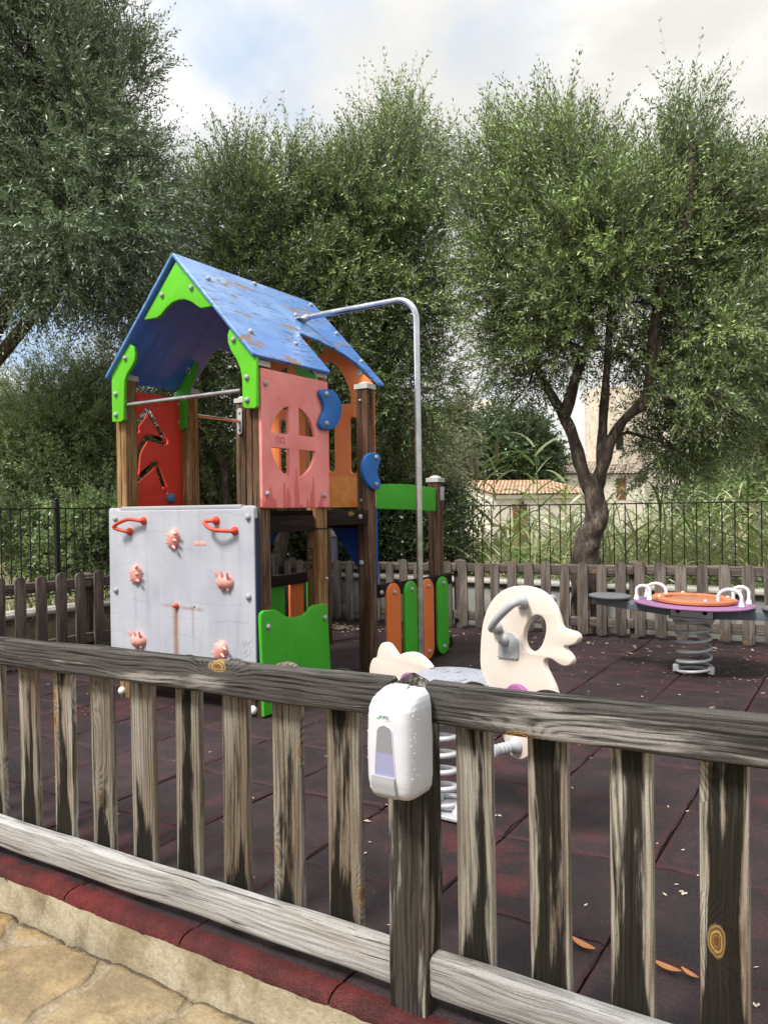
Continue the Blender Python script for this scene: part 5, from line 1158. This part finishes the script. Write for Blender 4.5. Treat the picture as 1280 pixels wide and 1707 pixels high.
# T2: olive behind the tower, thin bent trunk
D2 = 8.9; b2_ = np.array(onD(376, 850, 8.7)); b2_[2] = -.4; b2b = np.array(onD(452, 925, 8.9)); b2b[2] = -.4; pd2 = lambda x, y: PD(x, y, D2)
tree('olive_tree', 'bushy olive tree with a thin bent trunk seen through the tower opening', 'tree', b2_,
     [([b2_, PD(375, 800, 8.75), PD(362, 755, 8.8), PD(336, 690, 8.85), PD(350, 560, 8.9)], .06, .035), ([b2b, PD(470, 892, 8.9), PD(500, 850, 8.9), PD(520, 760, 8.9), PD(500, 600, 8.9)], .10, .05), ([PD(520, 760, 8.9), PD(560, 620, 8.9), PD(530, 430, 8.9)], .05, .02), ([PD(345, 600, 8.9), PD(400, 480, 8.9), PD(420, 330, 8.9)], .035, .015)],
     [lobe(415, 365, D2, .74), lobe(520, 370, D2, .76), lobe(370, 450, D2, .85), lobe(490, 480, D2, .9), lobe(450, 600, D2, .8), lobe(340, 600, D2, .75), lobe(350, 740, D2 + .3, .55), lobe(430, 720, D2 + .3, .6), lobe(540, 640, D2, .7), lobe(520, 790, D2 + .4, .55), lobe(560, 470, D2 - .1, .7), lobe(300, 420, D2 + .2, .6)],
     150, 58, 22, .068, .015, OLIVE, 22, OG, upk=1.0, clump_r=.28, rmin=.28)
# T3: pointed olive behind the pole
D3 = 9.2; b3_ = np.array(onD(590, 900, 9.3)); b3_[2] = -.4
tree('olive_tree', 'pointed olive tree behind the bend of the steel pole', 'tree', b3_,
     [([b3_, PD(600, 800, 9.3), PD(625, 650, 9.2), PD(650, 480, 9.2), PD(665, 250, 9.2)], .12, .03), ([PD(628, 640, 9.2), PD(700, 540, 9.2), PD(760, 440, 9.2)], .06, .02), ([PD(615, 720, 9.2), PD(590, 600, 9.2), PD(600, 450, 9.2)], .06, .02), ([PD(640, 560, 9.2), PD(720, 480, 9.3), PD(812, 430, 9.3)], .045, .018)],
     [lobe(668, 262, D3, .50, None, .66), lobe(620, 360, D3, .85), lobe(690, 385, D3, .66), lobe(745, 350, D3, .42), lobe(585, 330, D3, .6), lobe(590, 500, D3, .85), lobe(690, 510, D3, .62), lobe(610, 640, D3, .75), lobe(692, 650, D3, .62, None, .7), lobe(655, 730, D3 + .2, .5)],
     115, 58, 22, .068, .015, OLIVE, 23, OG, upk=1.2, clump_r=.27, rmin=.27)
# T4: the olive with the forked trunk
D4 = 7.07; b4_ = np.array(onY(982, 965, 7.03)); b4_[2] = -.1
Y4d = lambda x, y, Y=7.03: tuple(onY(x, y, Y))
fork = Y4d(988, 830)
t4 = tree('olive_tree', 'olive tree with a forked brown trunk growing between the far fence and railing', 'tree', b4_,
     [([b4_, Y4d(975, 960), Y4d(978, 905), Y4d(994, 868), Y4d(988, 812)], .15, .09), ([Y4d(986, 822), Y4d(968, 775), Y4d(950, 715), Y4d(928, 672)], .072, .045), ([Y4d(990, 822), Y4d(1006, 770), Y4d(1022, 728), Y4d(1050, 690), Y4d(1100, 668), Y4d(1150, 652), Y4d(1190, 630)], .072, .016),
      ([Y4d(940, 695), Y4d(962, 620), Y4d(985, 540), Y4d(950, 440), Y4d(905, 300)], .06, .02), ([Y4d(1003, 775), Y4d(1006, 690), Y4d(1012, 600), Y4d(1020, 470)], .055, .022), ([Y4d(1078, 678), Y4d(1085, 600), Y4d(1100, 480), Y4d(1145, 380), Y4d(1152, 270)], .05, .025), ([Y4d(928, 675), Y4d(890, 600), Y4d(850, 500)], .045, .02), ([Y4d(1040, 700), Y4d(1085, 640), Y4d(1100, 560)], .035, .018)],
     [lobe(890, 295, D4, .62, None, .62), lobe(965, 350, D4, .58), lobe(850, 400, D4, .52), lobe(900, 480, D4, .72), lobe(985, 440, D4 - .2, .68), lobe(1050, 390, D4, .5, None, .5), lobe(1150, 320, D4, .58, None, .74), lobe(1110, 430, D4, .66), lobe(1215, 400, D4, .62), lobe(1200, 540, D4, .62), lobe(850, 560, D4 + .1, .42), lobe(895, 600, D4 + .2, .36), lobe(1090, 560, D4 + .2, .42), lobe(1120, 735, D4 + .35, .46, None, .46), lobe(1165, 640, D4 - .4, .34), lobe(1110, 640, D4 - .3, .2), lobe(1190, 650, D4 + .3, .5), lobe(960, 590, D4 + .3, .33), lobe(835, 290, D4 + .1, .34), lobe(1190, 560, D4 - .45, .42)],
     185, 54, 22, .062, .0135, OLIVE, 24, OG, upk=1.2, clump_r=.23, slen=(.2, .40), rmin=.23)
# T5: olive at the far right edge
D5 = 8.4; b5_ = np.array(onD(1390, 900, D5)); b5_[2] = -.4
tree('olive_tree', 'pale green olive tree beyond the forked one, over the right-hand end of the railing', 'tree', b5_,
     [([b5_, PD(1380, 760, D5), PD(1350, 600, D5), PD(1310, 400, D5)], .12, .03), ([PD(1360, 640, D5), PD(1280, 580, D5), PD(1240, 520, D5)], .05, .02)],
     [lobe(1290, 410, D5, .8), lobe(1300, 520, D5, .9), lobe(1250, 640, D5, .6), lobe(1310, 690, D5, .7), lobe(1240, 480, D5 + .2, .6)], 90, 58, 22, .066, .014, OLIVE, 25, OG, upk=1.1, clump_r=.28, rmin=.28)
# shrubs behind the railings
SG = 'shrubs beyond the railings'
def shrub(label, lobes, n, per, nleaf, ll, lw, mat, seed, cr=.26, up=.5, sl=(.15, .35), name='shrub', spread=.7):
    c = np.mean([np.array(l[0]) for l in lobes], 0); base = np.array([c[0], c[1], -.45])
    stems = [([base + rng.normal(size=3) * [.1, .1, 0], base * .5 + np.array(l[0]) * .5 + [0, 0, -.2], np.array(l[0])], .025, .008) for l in lobes]
    return tree(name, label, 'shrub', base, stems, lobes, n, per, nleaf, ll, lw, mat, seed, SG, clump_r=cr, slen=sl, upk=up, droopk=.15, rmin=.12, branch_r=.012, spread=spread)
shrub('large pale green bush filling the space under the tall dark olive tree', [lobe(60, 730, 8.6, .7), lobe(165, 670, 8.8, .62), lobe(30, 800, 8.4, .7), lobe(150, 760, 8.6, .75), lobe(110, 850, 8.3, .6), lobe(-40, 740, 8.6, .7)], 150, 60, 20, .06, .011, SHRUB, 31, .32)
shrub('leafy green bush pressed against the railing beside the climbing wall', [lobe(40, 900, 7.6, .42), lobe(140, 900, 7.7, .45), lobe(90, 830, 8.0, .4), lobe(190, 880, 7.9, .4)], 50, 50, 14, .06, .02, SHRUB, 32, .2)
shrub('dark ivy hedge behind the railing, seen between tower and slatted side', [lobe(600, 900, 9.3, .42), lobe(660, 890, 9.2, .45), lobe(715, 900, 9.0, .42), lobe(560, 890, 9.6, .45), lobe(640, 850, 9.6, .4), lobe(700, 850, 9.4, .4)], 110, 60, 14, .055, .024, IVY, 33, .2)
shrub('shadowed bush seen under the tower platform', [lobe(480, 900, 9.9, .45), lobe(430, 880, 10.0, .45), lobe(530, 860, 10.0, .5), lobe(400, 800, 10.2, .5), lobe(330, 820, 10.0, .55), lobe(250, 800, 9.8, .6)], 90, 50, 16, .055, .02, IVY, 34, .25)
shrub('dry greyish bush beyond the arched green rail', [lobe(650, 790, 12, .7), lobe(710, 800, 12.4, .6), lobe(610, 800, 12, .6), lobe(745, 770, 15, .7)], 70, 50, 16, .07, .014, DRYSH, 35, .3)
shrub('dense dark green bush rising behind the small orange-roofed house', [lobe(845, 755, 44, 2.3, None, 1.9), lobe(885, 770, 45, 1.7, None, 1.7), lobe(800, 768, 44, 2.2, None, 1.8), lobe(828, 738, 47, 2.0, None, 1.8)], 120, 50, 14, .30, .11, IVY, 36, .8, sl=(.5, 1.0))
shrub('grey-green bush to the left of the dark one, over the white gable', [lobe(770, 735, 50, 3.0, None, 2.6), lobe(720, 760, 50, 3.0, None, 2.6), lobe(680, 740, 52, 3.6, None, 3.0), lobe(620, 740, 55, 4, None, 3.4)], 110, 50, 14, .34, .10, DRYSH, 37, 1.0, sl=(.5, 1.1))
shrub('bright green bush beyond the reeds near the red blossoms', [lobe(1200, 800, 17, .8), lobe(1260, 820, 17, .9), lobe(1170, 840, 16, .7)], 70, 50, 16, .09, .03, SHRUB, 38, .35)
fl_ = thing('flower_bush', tuple(onD(1255, 800, 18)), 'bush of red blossoms under the red tiled roof', 'shrub')
lv, tg = shoots(np.array([onD(1252, 797, 18)] * 90) + rng.normal(size=(90, 3)) * .22, unit(rng.normal(size=(90, 3)) + [0, 0, .4]), rng.uniform(.1, .2, 90), 10, .07, .04, rng, np.zeros(90)); me = npmesh(lv, 4, rng.random(len(lv))); me.materials.append(FLOWER); link('blossom', me, None, fl_)
base = np.array(fl_.location); lv, tg = shoots(base + rng.normal(size=(160, 3)) * .3 + [0, 0, -.5], unit(rng.normal(size=(160, 3)) + [0, 0, .5]), rng.uniform(.2, .5, 160), 16, .09, .035, rng, np.zeros(160)); me = npmesh(lv, 4, rng.random(len(lv))); me.materials.append(SHRUB); link('foliage', me, None, fl_)
# reeds and grass
def blades(P, D, L, W_, bendk, seg, rg):
    n = len(P); side = unit(np.cross(D, rg.normal(size=(n, 3)))); hd_ = unit(np.stack([D[:, 0] + rg.normal(size=n) * .4, D[:, 1] + rg.normal(size=n) * .4, np.zeros(n)], 1)); out = []
    def pt(t): return P + D * (L * t)[:, None] + hd_ * (L * bendk * t * t)[:, None] + np.array([0, 0, -1.0]) * (L * bendk * .75 * t ** 3)[:, None]
    ws = [W_ * (1 - (k / seg) ** 1.7) * (.55 + .45 * min(1, k * 1.2)) + 2e-4 for k in range(seg + 1)]
    for k in range(seg):
        a, b = pt(k / seg), pt((k + 1) / seg); out.append(np.stack([a - side * (ws[k] / 2)[:, None], a + side * (ws[k] / 2)[:, None], b + side * (ws[k + 1] / 2)[:, None], b - side * (ws[k + 1] / 2)[:, None]], 1))
    return np.concatenate(out)
def reed_patch(n, xr, yr, hr, rg, dry):
    V, Tn = [], []
    x = rg.uniform(*xr, n); y = rg.uniform(*yr, n); h = rg.uniform(*hr, n); B = np.stack([x, y, np.full(n, -.45)], 1); D = unit(np.stack([rg.normal(size=n) * .12, rg.normal(size=n) * .12, np.ones(n)], 1))
    st = blades(B, D, h, np.full(n, .012), np.full(n, .06), 4, rg); V.append(st); tn = rg.random(n) * .6 + dry * rg.random(n); Tn.append(np.tile(tn, 4))
    for k in range(9):
        f = rg.uniform(.15, .95, n); p = B + D * (h * f)[:, None]; a = rg.uniform(0, 6.28, n); d_ = unit(np.stack([np.cos(a) * .6, np.sin(a) * .6, rg.uniform(.5, 1.3, n)], 1))
        V.append(blades(p, d_, rg.uniform(.3, .75, n), rg.uniform(.014, .040, n), rg.uniform(.2, .7, n), 4, rg)); Tn.append(np.tile(np.clip(tn + rg.normal(size=n) * .25 - f * .2, 0, 1), 4))
    return np.concatenate(V), np.clip(np.concatenate(Tn), 0, 1)
rg = np.random.default_rng(5); A = [reed_patch(260, (-4.3, -1.5), (7.55, 10.5), (.7, 1.55), rg, .6), reed_patch(420, (-1.9, 2.6), (7.55, 11), (.9, 1.75), rg, .75), reed_patch(260, (-4.5, 4), (10.5, 15), (1.1, 2.1), rg, .5), reed_patch(120, (-1.2, 4.5), (12, 18), (1.6, 2.4), rg, .3), reed_patch(50, (-5.9, -4.3), (7.7, 9), (.6, 1.1), rg, .5)]
me = npmesh(np.concatenate([a[0] for a in A]), 4, np.concatenate([a[1] for a in A])); me.materials.append(REED); tag(link('reed_bed', me, None), kind='stuff')
gn_ = 3600; P = np.stack([rg.uniform(-7.8, -6.25, gn_), rg.uniform(2.0, 8.5, gn_), np.full(gn_, -.45)], 1); V = blades(P, unit(np.stack([rg.normal(size=gn_) * .25, rg.normal(size=gn_) * .25, np.ones(gn_)], 1)), rg.uniform(.5, 1.35, gn_), rg.uniform(.006, .016, gn_), rg.uniform(.2, .7, gn_), 4, rg)
me = npmesh(V, 4, np.tile(rg.random(gn_) * .35, 4)); me.materials.append(REED); tag(link('tall_grass', me, None), kind='stuff')
def giant_reed(px, top, D, label, plume, seed, lean=0.0, dry=0.0):
    rg = np.random.default_rng(seed); tp = np.array(onD(px, top, D)); b = tp.copy(); b[2] = -.45; b[0] += lean; r_ = thing('giant_reed', tuple(b), label, 'reed', 'giant reeds above the railing')
    pts = [b + (tp - b) * f + np.array([.03 * math.sin(f * 3 + seed), 0, 0]) for f in np.linspace(0, 1, 9)]; sv, sf = tube(pts, [.013 - .009 * f for f in np.linspace(0, 1, 9)], 8)
    me = join([(sv, sf)], 60); a = me.attributes.new('tint', 'FLOAT', 'FACE'); a.data.foreach_set('value', [.25 + dry] * len(me.polygons)); link('stem', me, REED, r_)
    n = 12; f = np.linspace(.45, .97, n); p = np.array([b + (tp - b) * q for q in f]); an = np.arange(n) * math.pi + rg.normal(size=n) * .5; d_ = unit(np.stack([np.cos(an) * .7, np.sin(an) * .7, np.full(n, .9)], 1))
    me = npmesh(blades(p, d_, rg.uniform(.35, .65, n), rg.uniform(.028, .045, n), rg.uniform(.35, .8, n), 6, rg), 4, np.full(n * 6, .1 + dry) + rg.random(n * 6) * .1); me.materials.append(REED); link('leaves', me, None, r_)
    if plume:
        n = 420; f = rg.random(n) ** .8; p = tp + (tp - b) / np.linalg.norm(tp - b) * ((f - .5) * .42)[:, None]; an = rg.uniform(0, 6.28, n); d_ = unit(np.stack([np.cos(an) * .22, np.sin(an) * .22, np.full(n, 1.0)], 1)); me = npmesh(blades(p, d_, rg.uniform(.06, .16, n) * (1.15 - f), np.full(n, .006), np.full(n, .15), 2, rg), 4, rg.random(n * 2)); me.materials.append(PLUME); link('plume', me, None, r_)
giant_reed(828, 752, 9.6, 'giant reed with the tallest pale plume, above the orange tiled roof', True, 3, -.12, .2); giant_reed(792, 775, 9.4, 'giant reed with a short drooping plume beside the taller plumed one', True, 4, .1, .3); giant_reed(803, 720, 9.8, 'slender green giant reed behind the two plumed ones', False, 5)
giant_reed(890, 735, 9.5, 'giant reed with broad green blades over the brown door', False, 6, .05); giant_reed(743, 690, 9.9, 'tall dry giant reed stem beside the low tower post', False, 7, 0, .7); giant_reed(945, 800, 9.3, 'short giant reed beside the forked olive trunk', False, 8)

# ------------------------------------------------------------------ houses beyond the reeds
def frame_at(px, D, ang):
    A = np.array(onD(px, 850, D)); c, s = math.cos(R(ang)), math.sin(R(ang)); rv = np.array([rt[0], rt[1], 0]); rv /= np.linalg.norm(rv); fv = np.array([fw[0], fw[1], 0]); fv /= np.linalg.norm(fv)
    return A, rv * c + fv * s, -rv * s + fv * c
def tiled(O, U, Vd, Wd, nu, nv, lift=.045):
    """pan-and-roll tiles: U along the eave (length), Vd up the slope"""
    Lu, Lv = np.linalg.norm(U), np.linalg.norm(Vd); u, v = U / Lu, Vd / Lv; n_ = np.cross(u, v); n_ = n_ if n_[2] > 0 else -n_; V, Fc = [], []; su = nu * 6; k0 = 0
    for r_ in range(nv):
        for e in (0, 1):
            for i in range(su + 1):
                ph = i / 6 * 2 * math.pi; h_ = lift * (.5 + .5 * math.cos(ph)) ** .7 + (.03 if e == 0 else 0.0); V.append(O + u * Lu * i / su + v * Lv * (r_ + e) / nv + n_ * h_)
        for i in range(su): a = k0 + i; Fc.append((a, a + 1, a + su + 2, a + su + 1))
        k0 += 2 * (su + 1)
    return V, Fc
def prism(pts, a, b):
    """polygon (list of 3-D points) swept from offset a to offset b"""
    n = len(pts); V = [np.array(p) + a for p in pts] + [np.array(p) + b for p in pts]
    return V, [tuple(range(n)), tuple(range(n, 2 * n))[::-1]] + [(i, i + n, (i + 1) % n + n, (i + 1) % n) for i in range(n)]
Z_ = np.array([0, 0, 1.0])
A, hu, hv_ = frame_at(823, 35, 14)
A = A * np.array([1, 1, 0]); ze, zr, zb = 1.72, 2.45, -1.6; Lh, Dh = 4.9, 4.6
h1 = thing('small_house', tuple(A + Z_ * zb), 'low white house with a single orange tiled slope and brown door', 'house')
link('wall', join([prism([A + Z_ * zb, A + hv_ * Dh + Z_ * zb, A + hv_ * Dh + Z_ * zr, A + Z_ * ze], np.zeros(3), hu * Lh)], 30), STUCCO, h1)
rO = A - hu * .15 - hv_ * .22 + Z_ * (ze + .02); me = join([tiled(rO, hu * (Lh + .3), hv_ * (Dh + .5) + Z_ * (zr - ze + .07), None, 26, 12)], 60); link('roof', me, TILEO, h1)
link('cornice', join([box(A + hu * Lh / 2 - hv_ * .06 + Z_ * (ze - .09), (Lh, .12, .16), Matrix([[hu[i], hv_[i], Z_[i]] for i in range(3)]))]), STUCCO, h1)
MH = Matrix([[hu[i], hv_[i], Z_[i]] for i in range(3)])
def on_wall(px, py):
    d_ = ray(px, py); t_ = ((A - EYE) @ hv_) / (d_ @ hv_); return EYE + d_ * t_
dc = on_wall(866, 870); link('door', join([box((dc[0], dc[1], zb + 1.45), (.72, .08, 2.9), MH)]), DOOR, h1)
lc = on_wall(868, 838); link('wall_lamp', join([box(lc - hv_ * .12, (.12, .12, .22), MH), lathe([(.10, 0), (.02, .12)], lc - hv_ * .12 + Z_ * .11, n=8), box(lc - hv_ * .05 + Z_ * .2, (.03, .14, .03), MH)]), BLACKM, h1)
# second house with grey tiles and a stone tower
A, hu, hv_ = frame_at(915, 46, 10); A = A * np.array([1, 1, 0]); MH = Matrix([[hu[i], hv_[i], Z_[i]] for i in range(3)])
h2 = thing('village_house', tuple(A + Z_ * -2), 'pale house with grey tiled roof, arched opening and beige stone tower', 'house')
Lh, Dh, ze, zr = 6.2, 6.0, 3.05, 4.0
link('wall', join([prism([A + Z_ * -2, A + hv_ * Dh + Z_ * -2, A + hv_ * Dh + Z_ * zr, A + Z_ * ze], np.zeros(3), hu * Lh)], 30), STUCCO, h2)
link('roof', join([tiled(A + hu * .6 - hv_ * .25 + Z_ * (ze + .02), hu * (Lh - .4), hv_ * (Dh * .6) + Z_ * (zr - ze), None, 24, 9, .07)], 60), TILEG, h2)
ac = on_wall(938, 802); link('arched_window', join([prism([ac + hu * x + Z_ * z for x, z in [(-.30, -.16), (.30, -.16), (.28, .02), (.16, .14), (0, .18), (-.16, .14), (-.28, .02)]], -hv_ * .02, hv_ * .1)]), DARKV, h2)
ac = on_wall(1035, 815); link('shutter', join([box(ac, (.62, .06, 1.3), MH)]), DOOR, h2)
tb = A + hu * 4.5 + hv_ * 3.5; link('tower', bbox_mesh(tb + hu * 1.4 + Z_ * 3.4, (2.7, 2.6, 10.8), .04, MH), STONE, h2); link('tower_window', join([box(tb + hu * 1.2 - hv_ * 1.29 + Z_ * 5.2, (.5, .08, .9), MH)]), DARKV, h2)
A2, hu2, hv2 = frame_at(1040, 52, 16); link('upper_wall', bbox_mesh(A2 * np.array([1, 1, 0]) + hu2 * 3.4 + Z_ * 2.6, (6.6, 4, 9.6), .03, Matrix([[hu2[i], hv2[i], Z_[i]] for i in range(3)])), STUCCO, h2)
A, hu, hv_ = frame_at(775, 75, 5); A = A * np.array([1, 1, 0]); MH = Matrix([[hu[i], hv_[i], Z_[i]] for i in range(3)])
h3 = thing('village_house', tuple(A + Z_ * 0), 'distant white house with small windows showing above the grey-green bush', 'house')
link('wall', bbox_mesh(A + hu * 1.6 + Z_ * 4.5, (3.2, 4, 13.8), .03, MH), STUCCO, h3)
for z in (7.5, 9.6): link('window', join([box(on_wall(784, 853) * np.array([1, 1, 0]) + hu * .3 + Z_ * z, (.7, .1, 1.1), MH)]), DARKV, h3)
A, hu, hv_ = frame_at(1246, 24, -8); A = A * np.array([1, 1, 0]); MH = Matrix([[hu[i], hv_[i], Z_[i]] for i in range(3)])
h4 = thing('garden_shelter', tuple(A + Z_ * -.45), 'open shelter with red tiled roof and dark posts above the red blossoms', 'shelter')
link('roof', join([tiled(A - hu * .25 - hv_ * .2 + Z_ * 2.62, hu * 3.4, hv_ * 2.4 + Z_ * .7, None, 16, 7, .05)], 60), TILER, h4)
for x in (.1, 2.9):
    for y in (.1, 2.0): link('post', join([box(A + hu * x + hv_ * y + Z_ * 1.1, (.14, .14, 3.1), MH)]), BMW2 if False else plastic('dark_timber_paint', C(70, 52, 42), .7, .1, .1, 71) if 'dark_timber_paint' not in MAT else MAT['dark_timber_paint'], h4)
link('beam', join([box(A + hu * 1.5 + hv_ * .1 + Z_ * 2.56, (3.2, .12, .16), MH)]), MAT['dark_timber_paint'], h4)

# ------------------------------------------------------------------ small things on the ground
def leaf3d(c, L, W_, ang, curl, tilt, z0):
    V, Fc = [], []; n = 8
    for i in range(n + 1):
        f = i / n; w_ = W_ * math.sin(math.pi * (f * .92 + .04)) ** .8 / 2; x = (f - .5) * L; zc = curl * L * (4 * (f - .5) ** 2)
        for s in (-1, 0, 1):
            q = Vector((x, s * w_, zc + abs(s) * w_ * .45)); q = Matrix.Rotation(ang, 3, 'Z') @ (Matrix.Rotation(tilt, 3, 'X') @ q); V.append(Vector(c) + q + Vector((0, 0, z0)))
    for i in range(n):
        for s in (0, 1): a = i * 3 + s; Fc.append((a, a + 1, a + 4, a + 3))
    me = mesh(V, Fc, 60); a = me.attributes.new('tint', 'FLOAT', 'FACE'); a.data.foreach_set('value', [.1] * len(me.polygons)); return me
for (px, py, L, ang, lab) in ((972, 1580, .075, -.35, 'single orange fallen leaf showing between the second and third pickets beyond the post'), (1112, 1618, .07, -.2, 'longer orange fallen leaf of the pair between the third and fourth pickets beyond the post'), (1150, 1628, .05, -.5, 'shorter orange fallen leaf of the pair between the third and fourth pickets beyond the post')):
    p = onZ(px, py, gz(-.5) + .004); me = leaf3d(p, L, L * .28, ang, .12, .1, .004); tag(link('fallen_leaf', me, ORLEAF, None, tuple(p)), lab, 'leaf', 'dry leaves on the rubber floor')
rg = np.random.default_rng(9); V, Tn = [], []
def litter(x, y, s, tone, ang=None, el=1):
    a = rg.uniform(0, 6.28); u_ = np.array([math.cos(a), math.sin(a), rg.normal() * .12]); v_ = np.array([-math.sin(a), math.cos(a), rg.normal() * .12]); z = gz(x) + .004 * math.sin(x * 5.1) * math.sin(y * 4.3) + .004
    c = np.array([x, y, z]); V.append([c - u_ * s, c + v_ * s * .32 * el, c + u_ * s, c - v_ * s * .32 * el]); Tn.append(tone)
for _ in range(620): litter(rg.uniform(-5.4, 1.2), rg.uniform(1.7, 6.6), rg.uniform(.003, .012), rg.random() * .12 + .88, el=rg.uniform(.6, 1.8))
for _ in range(260): litter(rg.uniform(-5.4, 1), 6.55 - abs(rg.normal()) * .28, rg.uniform(.006, .028), rg.random())
for _ in range(160): litter(-4.5 + rg.normal() * .22, 6.3 + rg.normal() * .1, rg.uniform(.012, .04), rg.random() * .8)
for _ in range(200): litter(-1.0 + rg.normal() * .9, 5.6 + rg.normal() * .35, rg.uniform(.004, .016), rg.random() * .2 + .8)
for px, py in ((605, 1420), (700, 1367), (1140, 1497), (610, 1367), (830, 1360), (560, 1290)):
    p = onZ(px, py, .03)
    for _ in range(3): litter(p[0] + rg.normal() * .006, p[1] + rg.normal() * .006, rg.uniform(.006, .016), .95, el=1.8)
me = npmesh(np.array(V), 4, np.array(Tn)); me.materials.append(LITTER); tag(link('leaf_litter', me, None), kind='stuff')
sp_ = [onZ(x, y, -.137) for x, y in ((-40, 1566), (0, 1574), (60, 1590), (130, 1608), (190, 1620), (242, 1626))]; sp_ = [p + np.array([0, 0, .012 + .004 * math.sin(i * 2)]) for i, p in enumerate(sp_)]
tag(link('stick', join([tube(spline(sp_, 4, False), list(np.linspace(.0028, .0042, 21)), 7)], 60), plastic('grey_twig', C(96, 78, 66), .8, .2, .2, 81), None, tuple(sp_[2])), 'thin dry stick lying on the ochre paving', 'stick')
V = []
for _ in range(420):
    x = rg.uniform(-3.6, .8); s = rg.uniform(.0015, .006); y = 1.425 - abs(rg.normal()) * .018; V.append(lathe([(s, 0), (s * .8, s * .6), (s * .2, s * .9)], (x, y, gz(x) - .137), n=5))
tag(link('grit', join(V), concrete('grit_stone', C(120, 104, 80), C(180, 160, 124), C(70, 56, 40), 30)), kind='stuff')
